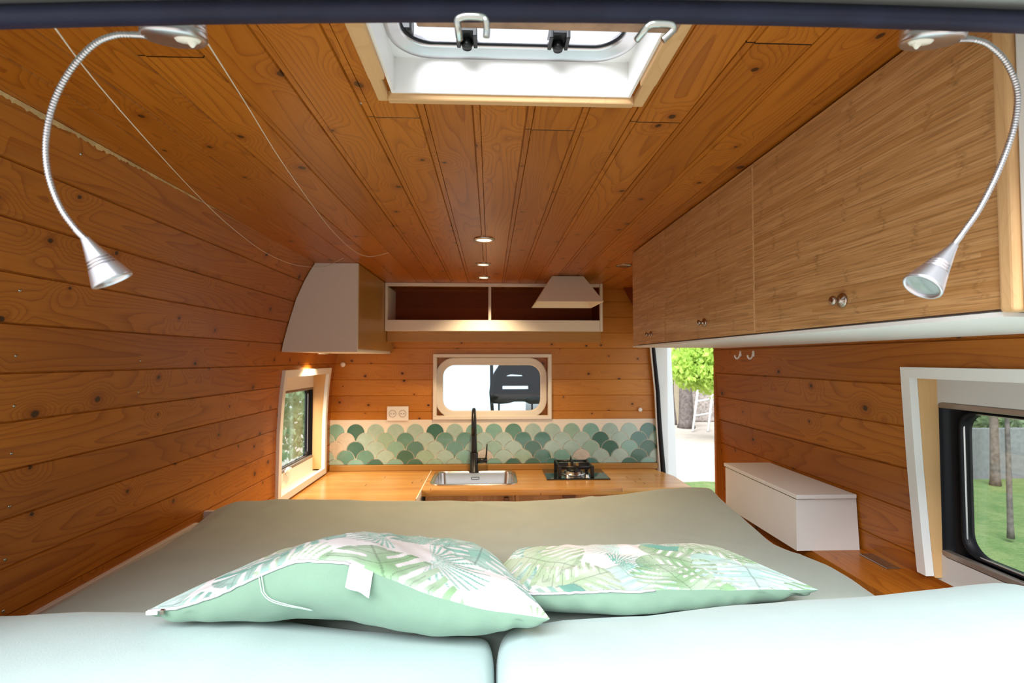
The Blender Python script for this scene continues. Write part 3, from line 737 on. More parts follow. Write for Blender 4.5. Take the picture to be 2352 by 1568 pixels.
# splashback: scallop tiles
TC = [(.24, .46, .42), (.055, .17, .14), (.13, .30, .26), (.40, .56, .53), (.66, .58, .52), (.32, .50, .42), (.09, .24, .23)]
tm, tt, tp = M_('fish_scale_tiles'); g = G(tt)
va = tt.nodes.new('ShaderNodeVertexColor'); va.layer_name = 'col'
nz = g.noise(g.obj(), 34, 4, .6)
tt.links.new(g.mix(g.math('MULTIPLY', g.ramp(nz, .35, .7), .38), va.outputs[0], g.mix(1.0, va.outputs[0], (.62, .78, .70), 'MULTIPLY')), tp.inputs['Base Color'])
tp.inputs['Roughness'].default_value = .18; tp.inputs['Coat Weight'].default_value = .4
tz1, tz0 = at(1130, 963, Y=YB-.006).z, zt+.001
tx0, tx1 = at(757, 1000, Y=YB-.006).x, at(1508, 1000, Y=YB-.006).x
spl = empty('splashback', ((tx0+tx1)/2, YB-.004, tz0), 'fish-scale tile splashback in green, teal and cream behind the worktop', 'splashback')
bm = newbm(); add_box(bm, tx0, tx1, YB-.0045, YB-.0005, tz0, tz1); obj('grout', bm, CREAM, spl)
bm = newbm(); cl = bm.loops.layers.float_color.new('col'); pitch = .1075; R_ = .0470; rowh = (at(1130, 972, Y=YB).z-at(1130, 1052, Y=YB).z)/4
rng = random.Random(5)
x0t = at(772, 985, Y=YB).x
rowpat = ['A0B2A0 ', '']
for row in range(-1, 6):
    zc = at(1130, 972, Y=YB).z-R_-row*rowh
    for i in range(-1, 19):
        xc = x0t+pitch*(i+(.5 if row % 2 else 0))
        if row == -1: continue
        dist_ = [3, 1, 5, 0, 2, 3, 6, 4, 5, 1, 3, 0, 4, 6, 3, 2, 1, 5]
        c = TC[dist_[rng.randrange(len(dist_))]]
        if row == 0 and c == TC[4]: c = TC[3]
        # scallop: semicircle top, concave flanks down to a point
        pts = []
        for k in range(15):
            a = PI*k/14; pts.append((xc+R_*math.cos(a), zc+R_*math.sin(a)))
        for k in range(1, 8):      # left flank: arc of the neighbour below-left
            a = math.radians(90-90*k/8); pts.append((xc-pitch/2-.0+ (R_+.004)*math.cos(a)*1.0, zc-rowh+(R_+.004)*math.sin(a)-.0))
        pts.append((xc, zc-rowh+.002))
        for k in range(7, 0, -1):
            a = math.radians(90-90*k/8); pts.append((xc+pitch/2-(R_+.004)*math.cos(a), zc-rowh+(R_+.004)*math.sin(a)))
        # keep scallop flanks monotone & clip to the panel
        P2 = [(min(max(x, tx0+.001), tx1-.001), min(max(z, tz0+.001), tz1-.001)) for x, z in pts]
        if max(p[0] for p in P2)-min(p[0] for p in P2) < .006 or max(p[1] for p in P2)-min(p[1] for p in P2) < .006: continue
        Q = [P2[0]]
        for q in P2[1:]:
            if (q[0]-Q[-1][0])**2+(q[1]-Q[-1][1])**2 > 1e-8: Q.append(q)
        if len(Q) < 3: continue
        if (Q[0][0]-Q[-1][0])**2+(Q[0][1]-Q[-1][1])**2 < 1e-8: Q.pop()
        vs = [bm.verts.new((x, YB-.0075-.0002*row, z)) for x, z in Q]; vb = [bm.verts.new((x, YB-.0045, z)) for x, z in Q]
        fs = [bm.faces.new(vs)]+[bm.faces.new((vs[k], vs[(k+1) % len(vs)], vb[(k+1) % len(vs)], vb[k])) for k in range(len(vs))]
        for f in fs:
            for l in f.loops: l[cl] = (*c, 1)
bmesh.ops.triangulate(bm, faces=[f for f in bm.faces if len(f.verts) > 4])
obj('tiles', bm, tm, spl)
# sink
sk = empty('sink', ((sx0+sx1)/2, (sy0+sy1)/2, CT), 'rounded stainless steel sink set in the wooden worktop', 'sink')
bm = newbm(); lo = []
for ins, z, r in ((0, .0006, .06), (.0, .0028, .06), (.004, .0034, .057), (.014, .0034, .05), (.018, .001, .048), (.021, -.010, .045), (.026, -.10, .045), (.040, -.122, .04), (.07, -.128, .03)):
    lo.append([(x, y, CT+z) for x, y in rr(sx0+ins, sx1-ins, sy0+ins, sy1-ins, r, 8)])
vs = ring_strip(bm, lo); bm.faces.new(vs[-1]); obj('basin', bm, STEEL, sk, normals=False)
cx = (sx0+sx1)/2; bm = newbm(); add_lathe(bm, [(0, .006), (.030, .006), (.036, .001), (.04, .0)], Matrix.Translation((cx, (sy0+sy1)/2, CT-.128)), 24); obj('drain', bm, CHROME, sk)
q = at(1090, 1098, Y=sy1-.0235); bm = newbm(); fr = rr(cx-.022, cx+.022, q.z-.007, q.z+.007, .004, 4)
bm = plate(fr, [rr(cx-.0185, cx+.0185, q.z-.0045, q.z+.0045, .003, 4)], .002, MXZ(sy1-.0245)); obj('overflow', bm, BLACK, sk)
# faucet
fq = at(1089, 1084, Z=CT); FX, FY = fq.x, fq.y
fa = empty('kitchen_faucet', (FX, FY, CT), 'tall matt black kitchen faucet behind the sink', 'faucet')
ztop = at(1089, 934, Y=FY-.05).z
bm = newbm(); add_lathe(bm, [(0, 0), (.026, 0), (.026, .006), (.021, .008), (.021, .10), (.019, .104), (.0, .104)], Matrix.Translation((FX, FY, CT+.0005)), 28); obj('body', bm, BLACK, fa)
hgt = ztop-CT-.012; r_ = .075
P = [(FX, FY, CT+.10)]+[(FX, FY, CT+.10+(hgt-r_-.10)*k/6) for k in range(1, 7)]+[(FX, FY-r_+r_*math.cos(a), CT+hgt-r_+r_*math.sin(a)) for a in [PI*k/14 for k in range(1, 15)]]+[(FX, FY-2*r_, CT+hgt-r_-.05)]
rs = [.0155-.0055*min(k/9, 1) for k in range(len(P))]
bm = newbm(); add_tube(bm, P, rs, 14); obj('spout', bm, BLACK, fa)
bm = newbm(); add_tube(bm, [(FX+.015, FY, CT+.062), (FX+.070, FY, CT+.062)], .0135, 16); add_tube(bm, [(FX+.062, FY, CT+.065), (FX+.066, FY-.004, CT+.10), (FX+.069, FY-.008, CT+.150)], [.005, .0042, .0035], 8); obj('lever', bm, BLACK, fa)
# hob
h0, h1 = at(1256, 1103, Z=CT), at(1402, 1101, Z=CT)
hx0, hx1, hy0 = h0.x, h1.x, h0.y; hy1 = min(at(1245, 1074, Z=CT).y, CB-.025)
hob = empty('gas_hob', ((hx0+hx1)/2, (hy0+hy1)/2, CT), 'single-burner gas hob with black glass plate and cast pan support', 'hob')
bm = newbm(); add_box(bm, hx0, hx1, hy0, hy1, CT+.0008, CT+.0065, .002); obj('glass_plate', bm, HOBGLASS, hob)
bxc, byc = at(1313, 1085, Z=CT).x, hy0+.115
bm = newbm(); add_lathe(bm, [(0, .0), (.062, .0), (.062, .006), (.05, .009), (.048, .016), (0, .018)], Matrix.Translation((bxc, byc, CT+.0066)), 28); obj('drip_ring', bm, STEEL, hob)
bm = newbm(); add_lathe(bm, [(0, .0), (.036, .0), (.038, .006), (.03, .010), (0, .011)], Matrix.Translation((bxc, byc, CT+.0245)), 28); obj('burner_cap', bm, BLACK, hob)
bm = newbm(); a_ = .083; zt_ = CT+.066
sq = [(bxc-a_, byc-a_), (bxc+a_, byc-a_), (bxc+a_, byc+a_), (bxc-a_, byc+a_)]
for (xa, ya), (xb, yb) in zip(sq, sq[1:]+sq[:1]):
    add_tube(bm, [(xa, ya, zt_-.008), (xb, yb, zt_-.008)], .0062, 6); add_box(bm, xa-.009, xa+.009, ya-.009, ya+.009, CT+.0068, zt_-.002, .003)
for dx_, dy_ in ((1, 0), (-1, 0), (0, 1), (0, -1)):
    ex, ey = bxc+dx_*a_, byc+dy_*a_; ix, iy = bxc+dx_*.028, byc+dy_*.028
    add_prism(bm, [(ex-dy_*.004, ey-dx_*.004, CT+.030), (ex+dy_*.004, ey+dx_*.004, CT+.030), (ex+dy_*.004, ey+dx_*.004, zt_), (ex-dy_*.004, ey-dx_*.004, zt_)], (ix-ex, iy-ey, 0))
add_prism(bm, [(bxc-.006, byc+a_, zt_-.004), (bxc+.006, byc+a_, zt_-.004), (bxc, byc+a_, zt_+.022)], (0, .006, 0))
obj('pan_support', bm, BLACK, hob)
for k in range(2):
    kx_, ky_ = hx1-.045, hy0+.05+k*.075
KN = [(bxc-.045, hy0+.014), (bxc+.088, hy0+.034)]
for kx_, ky_ in KN[:1]+[(bxc+.055, hy0+.018)]:
    bm = newbm(); add_lathe(bm, [(0, 0), (.013, 0), (.012, .004), (.009, .007), (.008, .016), (.0, .018)], Matrix.Translation((kx_, ky_, CT+.0066)), 20); obj('control_knob', bm, CHROME, hob)
# socket
s0, s1 = at(889, 933, Y=YB-.01), at(938, 966, Y=YB-.01)
so = empty('wall_socket', ((s0.x+s1.x)/2, YB-.002, s1.z), 'white double power socket on the bulkhead above the tiles', 'socket')
bm = newbm(); add_box(bm, s0.x, s1.x, YB-.014, YB-.001, s1.z, s0.z, .003, 2); obj('cover_plate', bm, PLASTIC, so)
cz = (s0.z+s1.z)/2
for sx in (-.027, .027):
    c0 = (s0.x+s1.x)/2+sx
    bm = newbm(); add_lathe(bm, [(0, .003), (.017, .003), (.0175, -.001), (.020, -.001), (.0205, .001), (.0205, .004)], Matrix.Translation((c0, YB-.0145, cz)) @ Matrix.Rotation(-PI/2, 4, 'X'), 24)
    oo = obj('outlet', bm, plain('outlet_grey', (.45, .42, .39), .5), so)
    bm = newbm()
    for dx_ in (-.0075, .0075): add_lathe(bm, [(0, 0), (.0026, 0), (.0026, .001)], Matrix.Translation((c0+dx_, YB-.0185, cz)) @ Matrix.Rotation(PI/2, 4, 'X'), 10)
    obj('pin_holes', bm, BLACK, oo)
def knob(px, py, Y, label, r):
    p = at(px, py, Y=Y); bm = newbm(); add_lathe(bm, [(0, .018), (r*.7, .017), (r, .012), (r*.9, .008), (r*.5, .005), (r*.6, 0), (0, 0)], Matrix.Translation((p.x, YB-.0005, p.z)) @ Matrix.Rotation(PI/2, 4, 'X'), 20)
    obj('coat_knob', bm, PLASTIC, label=label, cat='knob')
knob(789, 837, YB, 'white oval knob on the bulkhead under the cream overhead box', .014)
knob(1469, 940, YB, 'round white knob on the bulkhead by the side door', .012)
for px in (1701, 1731):
    p = at(px, 816, X=.860); bm = newbm()
    add_box(bm, p.x-.003, p.x+.001, p.y-.006, p.y+.006, p.z-.004, p.z+.015, .002)
    add_tube(bm, smooth_path([Vector((p.x-.002, p.y, p.z+.006)), Vector((p.x-.006, p.y, p.z-.006)), Vector((p.x-.013, p.y, p.z-.011)), Vector((p.x-.019, p.y, p.z-.006)), Vector((p.x-.020, p.y, p.z+.001))], 4), .003, 8)
    obj('wall_hook', bm, PLASTIC, label='small white hook on the right wall, %s' % ('the one nearer the side door' if px == 1701 else 'the one farther from the side door'), cat='hook', group='white hooks on the right wall')
# ceiling latch
p = at(1433, 609, Z=H); bm = newbm(); add_lathe(bm, [(0, -.004), (.030, -.004), (.034, 0), (.026, .0)], Matrix.Translation((p.x, p.y, H)), 24); obj('ceiling_vent', bm, BRASSDK, label='flat round metal fitting on the ceiling beside the overhead cabinet', cat='ceiling fitting')

# ================================================================== bed
LZ = -.455
bm = newbm(); add_prism(bm, [(-.861, .36, -.62), (.88, .36, -.62), (.88, .889, -.62), (.70, .889, -.62), (.70, 1.63, -.62), (-.861, 1.63, -.62)], (0, 0, .035)); obj('bed_platform', bm, RAWPINE, grain=1, label='raw wooden bed platform under the mattress', cat='bed platform')
lg = newbm(); add_box(lg, .764, .945, .892, 1.62, -.60, LZ); obj('bedside_ledge', lg, LEDGE, grain=1, label='orange pine board ledge between the mattress and the right window', cat='ledge')
PE = plain('steel_plate', (.45, .48, .52), .3, 1.0)
p0, p1 = at(1985, 1276, Z=LZ), at(2032, 1288, Z=LZ)
bm = newbm(); add_box(bm, p0.x-.008, p0.x+.035, 1.115, 1.20, LZ+.0005, LZ+.003, .001); obj('metal_plate', bm, PE, label='small steel plate lying on the ledge in front of the white box', cat='plate')
# storage box
qa, qb = at(1828, 1142, Y=1.23), at(1996, 1142, Y=1.23)
bz = at(1900, 1146, Y=1.23).z
st = empty('storage_box', ((qa.x+qb.x)/2, 1.4, LZ), 'warm white storage box with a lid on the ledge by the right wall', 'storage box')
XR = .878
bm = newbm(); add_prism(bm, [(qa.x, 1.23, LZ), (XR+.004, 1.23, LZ), (XR-.002, 1.23, bz), (qa.x, 1.23, bz)], (0, .375, 0)); obj('body', bm, PINKW, st)
bm = newbm(); add_box(bm, qa.x-.003, XR-.006, 1.222, 1.610, bz+.0025, bz+.0125, .0015); obj('lid', bm, PINKW, st)
# left liner boards
bm = newbm()
zl0, zl1 = -.53, -.482
add_box(bm, -.8745, -.862, .42, 1.60, -.60, zl1, .0015); obj('liner_board', bm, LINER, label='narrow pale board along the foot of the left wall beside the mattress', cat='board')
q0, q1 = at(468, 1173, Y=1.64), at(510, 1215, Y=1.64)
bm = newbm(); add_box(bm, -.868, q1.x+.05, 1.635, 1.65, -.75, q0.z, .0015); obj('end_board', bm, LINER, label='pale upright board behind the left far corner of the mattress', cat='board')

# mattress: rounded slab with its sheet, sagging and wrinkled
MX0, MX1, MY0, MY1 = -.858, .755, .89, 1.625
def mat_top(x, y):
    z = -.432
    t = (y-1.30)/.3
    z += .027*max(0, min(1, t))**2
    z += .026*math.exp(-((x-.62)/.24)**2)*max(0, min(1, (y-1.2)/.4))
    z -= .012*math.exp(-((x-.02)/.3)**2)*max(0, min(1, (y-1.2)/.4))
    z -= .030*max(0, min(1, (-.55-x)/.35))*max(0, min(1, (1.50-y)/.35))
    z -= .055*max(0, min(1, (-.735-x)/.12))**1.3*max(0, min(1, (y-1.15)/.3))
    z -= .006*math.exp(-((x+.055)/.012)**2)*(1-max(0, min(1, (y-1.50)/.12)))
    z += .0042*noise.noise(Vector((x*5, y*4, 1)))+.0016*noise.noise(Vector((x*16+y*9, y*14, 4)))
    rid = noise.noise(Vector((x*2.2+y*1.5, y*3.2, 7)))
    z += .0030*max(0, 1-abs(rid)*16)*max(0, min(1, (y-.9)/.4))
    return z
def rounded_slab(x0, x1, y0, y1, zb, top, r, nx, ny):
    bm = newbm()
    def ax(a, b, n):
        out = []
        for i in range(n+1): out.append(a+(b-a)*i/n)
        extra = [a+r*(1-math.cos(PI/2*k/6)) for k in range(1, 6)]+[b-r*(1-math.cos(PI/2*k/6)) for k in range(1, 6)]
        return sorted(set(round(v, 5) for v in out+extra))
    X, Y = ax(x0, x1, nx), ax(y0, y1, ny)
    def dr(v, a, b):
        d = min(v-a, b-v)
        return 0 if d >= r else r-math.sqrt(max(r*r-(r-d)**2, 0))
    V = []
    for y in Y:
        V.append([bm.verts.new((x, y, top(x, y)-math.sqrt(dr(x, x0, x1)**2+dr(y, y0, y1)**2))) for x in X])
    for j in range(len(Y)-1):
        for i in range(len(X)-1): bm.faces.new((V[j][i], V[j][i+1], V[j+1][i+1], V[j+1][i])).smooth = True
    rim = V[0]+[row[-1] for row in V[1:]]+V[-1][-2::-1]+[row[0] for row in V[-2:0:-1]]
    base = [bm.verts.new((v.co.x, v.co.y, zb)) for v in rim]; n = len(rim)
    for i in range(n): bm.faces.new((rim[i], base[i], base[(i+1) % n], rim[(i+1) % n])).smooth = True
    bm.faces.new(base)
    return bm
def edge_x(bm):
    # the right edge wavers and narrows behind the storage box
    for v in bm.verts:
        if v.co.x > .60:
            k = (v.co.x-.60)/.155; yy = v.co.y
            tgt = .745 if yy < 1.20 else .712
            tt_ = max(0, min(1, (yy-1.10)/.12)); tgt = .757+( .705-.757)*tt_ + .006*math.sin(yy*19)
            v.co.x = .60+(tgt-.60)*k
    return bm
bm = edge_x(rounded_slab(MX0, MX1, MY0, MY1, -.583, mat_top, .075, 150, 90))
ma = obj('mattress', bm, SAGE, label='mattress under a sage green fitted sheet, filling the width of the van', cat='mattress')

# the two near cushions in the pale sheet
def cushion(x0, x1, y0, y1, zb, top, r, label, seed):
    bm = newbm(); nu, nv = 96, 72
    # superellipse cross-section lofted over x
    rows = []
    for j in range(nu+1):
        s = -1+2*j/nu; x = (x0+x1)/2+(x1-x0)/2*s
        s = math.copysign(1-(1-abs(s))**2.2, s); x = (x0+x1)/2+(x1-x0)/2*s
        e = (1-abs(s)**70)**(1/3) if abs(s) < 1 else 0.0
        e = max(e, .03)
        row = []
        for i in range(nv):
            a = 2*PI*i/nv; cy, sz = math.cos(a), math.sin(a)
            py = math.copysign(abs(cy)**.55, cy); pz = math.copysign(abs(sz)**.5, sz)
            yc, hy = (y0+y1)/2, (y1-y0)/2*(.55+.45*e)
            y = yc+hy*py; zt_ = top(x, y); zc, hh = (zt_+zb)/2, (zt_-zb)/2*e
            z = zc+hh*pz
            nn = noise.noise(Vector((x*4+seed, y*5, z*3)))*.006+noise.noise(Vector((x*14+seed, y*12, z*9)))*.0015
            row.append(bm.verts.new((x, y, max(z+nn*(pz > -.2), zb))))
        rows.append(row)
    for a_, b_ in zip(rows, rows[1:]):
        for i in range(nv): bm.faces.new((a_[i], a_[(i+1) % nv], b_[(i+1) % nv], b_[i])).smooth = True
    bm.faces.new(rows[0]); bm.faces.new(rows[-1][::-1])
    return obj('bed_cushion', bm, MINT, label=label, cat='cushion', group='pale cushions at the rear edge of the bed')
def lerp_t(tab, x):
    return float(np.interp(x, [a for a, b in tab], [b for a, b in tab]))
KY = .815
TL = [(px, py) for px, py in ((0, 1409), (150, 1400), (480, 1408), (600, 1413), (700, 1432), (800, 1447), (900, 1457), (1000, 1463), (1145, 1470))]
TL = [(at(px, py, Y=KY).x, at(px, py, Y=KY).z) for px, py in TL]
TR = [(1145, 1470), (1165, 1450), (1200, 1432), (1300, 1416), (1500, 1412), (1700, 1388), (1900, 1366), (2352, 1325)]
TR = [(at(px, py, Y=KY).x, at(px, py, Y=KY).z) for px, py in TR]
xs_ = at(1144, 1480, Y=.66).x
cushion(-.86, xs_-.0025, .36, .885, -.582, lambda x, y: lerp_t(TL, x)-.006*((y-.74)/.3)**2, .08, 'pale mint cushion at the rear edge of the bed, left of the crease', 1)
cushion(xs_-.002, .86, .36, .885, -.582, lambda x, y: lerp_t(TR, x)-.006*((y-.74)/.3)**2, .08, 'pale mint cushion at the rear edge of the bed, right of the crease', 9)
# ================================================================== pillows with a leaf print
LEAFC = dict(teal=(.14, .43, .35), teal2=(.27, .58, .50), green=(.28, .50, .26), green2=(.46, .64, .42), aqua=(.48, .74, .70))
def leaf_pattern(X, Y, seed):
    """numpy colour field: white ground with monstera and palm leaves (metres)"""
    rng = random.Random(seed); n = X.size
    col = np.ones((n, 3))*np.array((.86, .84, .86)); 
    leaves = []
    k = 0
    while len(leaves) < 27 and k < 2000:
        k += 1
        cx, cy = rng.uniform(-.33, .33), rng.uniform(-.27, .27); s = rng.uniform(.060, .095)
        if all((cx-a)**2+(cy-b)**2 > (.82*(s+c))**2*.55 for a, b, c in [(l[0], l[1], l[2]) for l in leaves]):
            leaves.append((cx, cy, s, rng.uniform(0, 2*PI), rng.choice('mmmpf'), rng.choice(list(LEAFC))))
    for cx, cy, s, a, kind, cn in leaves:
        dx, dy = X-cx, Y-cy; u = (dx*math.cos(a)+dy*math.sin(a))/s; v = (-dx*math.sin(a)+dy*math.cos(a))/s
        base = np.array(LEAFC[cn])
        near = (np.abs(u) < 1.3) & (np.abs(v) < 1.2)
        tone = .5+.5*np.sin(u*5+v*3+seed)
        if kind == 'm':
            uu = u+.55; r = np.hypot(uu, v); th = np.abs(np.arctan2(v, uu))
            R = 1.55*np.cos(th*.5)**1.2*(1+.35*np.sin(th)**2)
            inside = (r < R) & near
            ph = (uu*1.0-np.abs(v)*.45)*3.6
            slot = (np.abs(ph-np.round(ph)) < .12+.12*np.abs(v)) & (np.abs(v) > .24+.06*np.sin(uu*9)) & (uu > .05)
            m = inside & ~slot
            vein = (np.abs(v) < .022) | ((np.abs(ph-np.round(ph)-.5) > .46) & False)
            ph2 = ph-.5; vein |= (np.abs(ph2-np.round(ph2)) < .035) & (np.abs(v) < .8)
            edge = (r > R*.93)
        elif kind == 'p':
            ph = (u-np.abs(v)*.75)*5.0
            wid = .62*np.sqrt(np.clip(1-(u*.85)**2, 0, 1))
            m = near & (np.abs(v) < wid) & ((np.abs(ph-np.round(ph)) < .30-.22*np.abs(v)/np.maximum(wid, .01)) | (np.abs(v) < .025))
            vein = np.abs(ph-np.round(ph)) < .03; edge = np.zeros(n, bool)
        else:
            uu = u+.3; r = np.hypot(uu, v); th = np.arctan2(v, uu)
            ph = th*5.2
            m = near & (r < 1.15-.25*np.abs(th)) & (np.abs(th) < 1.7) & (np.abs(ph-np.round(ph)) < .33*np.clip(1.25-r, 0, 1)+.04) & (r > .06)
            vein = np.abs(ph-np.round(ph)) < .03; edge = np.zeros(n, bool)
        c = base[None, :]*(1-.35*tone[:, None])+np.array((.80, .86, .82))[None, :]*(.35*tone[:, None])
        c = np.where(edge[:, None], c*.8, c); c = np.where(vein[:, None], c*.62, c)
        col = np.where(m[:, None], c, col)
    return col
pm, pt, pp_ = M_('leaf_print_cotton'); g = G(pt)
vc = pt.nodes.new('ShaderNodeVertexColor'); vc.layer_name = 'col'
fn = g.noise(g.obj(), 700, 2, .6)
pt.links.new(g.mix(g.math('MULTIPLY', g.ramp(fn, .35, .7), .08), vc.outputs[0], (.5, .5, .5)), pp_.inputs['Base Color'])
pp_.inputs['Roughness'].default_value = .9; pp_.inputs['Sheen Weight'].default_value = .15; g.bump(fn, .2, .0005, pp_)

def pillow(loc, rz, W, D, Tt_, Tb, lift, bumpx, tipz, label, seed, tag_s, loops, back_drop, rest, bulge, taper):
    e = empty('throw_pillow', loc, label, 'pillow', 'leaf print pillows on the bed')
    def mid(s, t):
        z = lift*math.exp(-((s-bumpx)/.48)**2)*max(0, (.45-t)/1.45)**1.1*(1-s**6)
        z += tipz[0]*max(0, -s)**3*max(0, -t)+tipz[1]*max(0, s)**3*max(0, -t)
        z -= back_drop*max(0, t)**2
        z += .004*noise.noise(Vector((s*5+seed, t*3, 0)))*(1-s*s)
        return z
    def pos(s, t, side):
        ed = max((1-s*s)*(1-t*t), 0)
        x = W/2*s*(1-.05*(1-t*t))*(1-taper*((t+1)/2)**1.3); y = D/2*t*(1-.085*(1-s*s))
        y -= bulge*.5*math.exp(-((s-bumpx)/.45)**2)*max(0, -t)**3
        h = 0 if side == 0 else (Tt_ if side > 0 else -Tb)*ed**(.5 if side > 0 else .42)
        wr = .0030*noise.noise(Vector((s*7+seed, t*6, side*3)))*min(1, ed*6)
        if side: wr += .0045*math.sin(s*38+noise.noise(Vector((s*4, t, seed)))*5)*math.exp(-ed*11)*(1 if ed > .004 else 0)*(.4 if side > 0 else .8)
        z = mid(s, t)+h+wr
        if side < 0:       # the underside bulges forward below the raised front seam
            bl = max(0, -t)**.5; y -= bulge*ed**.5*bl*math.exp(-((s-bumpx-.1)/.62)**2)
            yw = y+loc[1]; k = max(0, min(1, (yw-.85)/.08)); k = k*k*(3-2*k)
            r0 = lerp_t(TL, x+loc[0]) if rest[0] is None else rest[0]; fl = (r0+(rest[1]-r0)*k)-loc[2]+.002
            if z < fl+.01: z = min(fl+.01*math.exp((z-fl-.01)/.01), mid(s, t))
        return Vector((x, y, z))
    R = Matrix.Translation(Vector(loc)) @ Matrix.Rotation(rz, 4, 'Z')
    def sheet(side, nx, ny):
        bm = newbm(); V = []
        for j in range(ny+1):
            t = -math.cos(PI*j/ny) if True else 0
            V.append([bm.verts.new(R @ pos(-math.cos(PI*i/nx), t, side)) for i in range(nx+1)])
        for j in range(ny):
            for i in range(nx): bm.faces.new((V[j][i], V[j][i+1], V[j+1][i+1], V[j+1][i])).smooth = True
        return bm
    nx, ny = 420, 230
    bm = sheet(1, nx, ny)
    o = obj('front_panel', bm, pm, e, normals=False)
    S = -np.cos(PI*np.arange(nx+1)/nx); Tt = -np.cos(PI*np.arange(ny+1)/ny)
    XX, YY = np.meshgrid(S*W/2, Tt*D/2)
    colr = leaf_pattern(XX.ravel(), YY.ravel(), seed)
    at_ = o.data.color_attributes.new('col', 'FLOAT_COLOR', 'POINT')
    at_.data.foreach_set('color', np.concatenate([colr, np.ones((colr.shape[0], 1))], 1).astype(np.float32).ravel())
    bm = sheet(-1, 110, 70); obj('back_panel', bm, GREENB, e, normals=False)
    # zip and piping along the front seam
    fr = [R @ (pos(-.985+1.0*k/60*(1.0), -1, 0)+Vector((0, -.0008, .001+.0014*math.sin(k*.9)*noise.noise(Vector((k*.21, seed, 0)))*2))) for k in range(61)]
    bm = newbm(); add_tube(bm, fr, .0022, 6); obj('zipper', bm, plain('zip_grey', (.62, .58, .62), .5), e)
    if loops:
        p = R @ (pos(-.985, -1, 0)+Vector((0, -.003, .001))); bm = newbm()
        add_box(bm, p.x, p.x+.016, p.y-.003, p.y+.0, p.z-.0035, p.z+.002, .001); obj('zip_pull', bm, PLASTIC, e)
        bm = newbm(); add_box(bm, p.x+.019, p.x+.025, p.y-.004, p.y+.001, p.z-.003, p.z+.0035, .001); obj('zip_slider', bm, BRASSDK, e)
        # loose thread loops hanging from the seam
        bm = newbm()
        for off in (0, .013):
            P = []
            for k in range(16):
                q = k/15; s = -.43+off+q*.22+.02*math.sin(q*3); t = -1
                a = pos(s, -1+.22*q, -1)
                P.append(R @ (a+Vector((0, -.0035-.002*math.sin(q*PI), 0))))
            add_tube(bm, P, .0007, 5)
        obj('thread_loop', bm, plain('thread', (.70, .82, .74), .8), e)
    # care tag sewn into the seam
    if tag_s is not None:
        a = pos(tag_s-.055, -1, 0); b = pos(tag_s+.055, -1, 0); bm = newbm(); up = []; dn = []
        for k in range(9):
            q = a.lerp(b, k/8); q = pos(tag_s-.055+.11*k/8, -1, 0)
            up.append(R @ (q+Vector((0, -.002, .002)))); dn.append(R @ (q+Vector((0, -.022-.002*math.sin(k), -.021-.003*k/8))))
        for off in (0, .0009):
            vu = [bm.verts.new(p+Vector((0, -off, 0))) for p in up]; vd = [bm.verts.new(p+Vector((0, -off, 0))) for p in dn]
            for k in range(8): bm.faces.new((vu[k], vu[k+1], vd[k+1], vd[k]))
        obj('care_tag', bm, plain('tag_white', (.84, .84, .86), .7), e)
    return e
def at3(px, py, Y): return at(px, py, Y=Y)
pa, pb = at(350, 1380, Y=.77), at(1272, 1414, Y=.74)
pillow(((pa.x+pb.x)/2, .935, -.356), math.radians(-1.5), pb.x-pa.x, .36, .032, .10, .078, -.14, (.004, -.010), 'leaf print pillow with green underside, left one, propped on the near cushion', 3, .07, True, .035, (None, -.430), .055, .52)
pa, pb = at(1095, 1350, Y=.88), at(1868, 1378, Y=.88)
pillow(((pa.x+pb.x)/2, 1.045, -.389), math.radians(1.0), pb.x-pa.x, .36, .007, .075, .012, -.2, (.008, .002), 'leaf print pillow with green underside, right one, partly behind the first', 11, None, False, .060, (-.425, -.434), .05, .42)

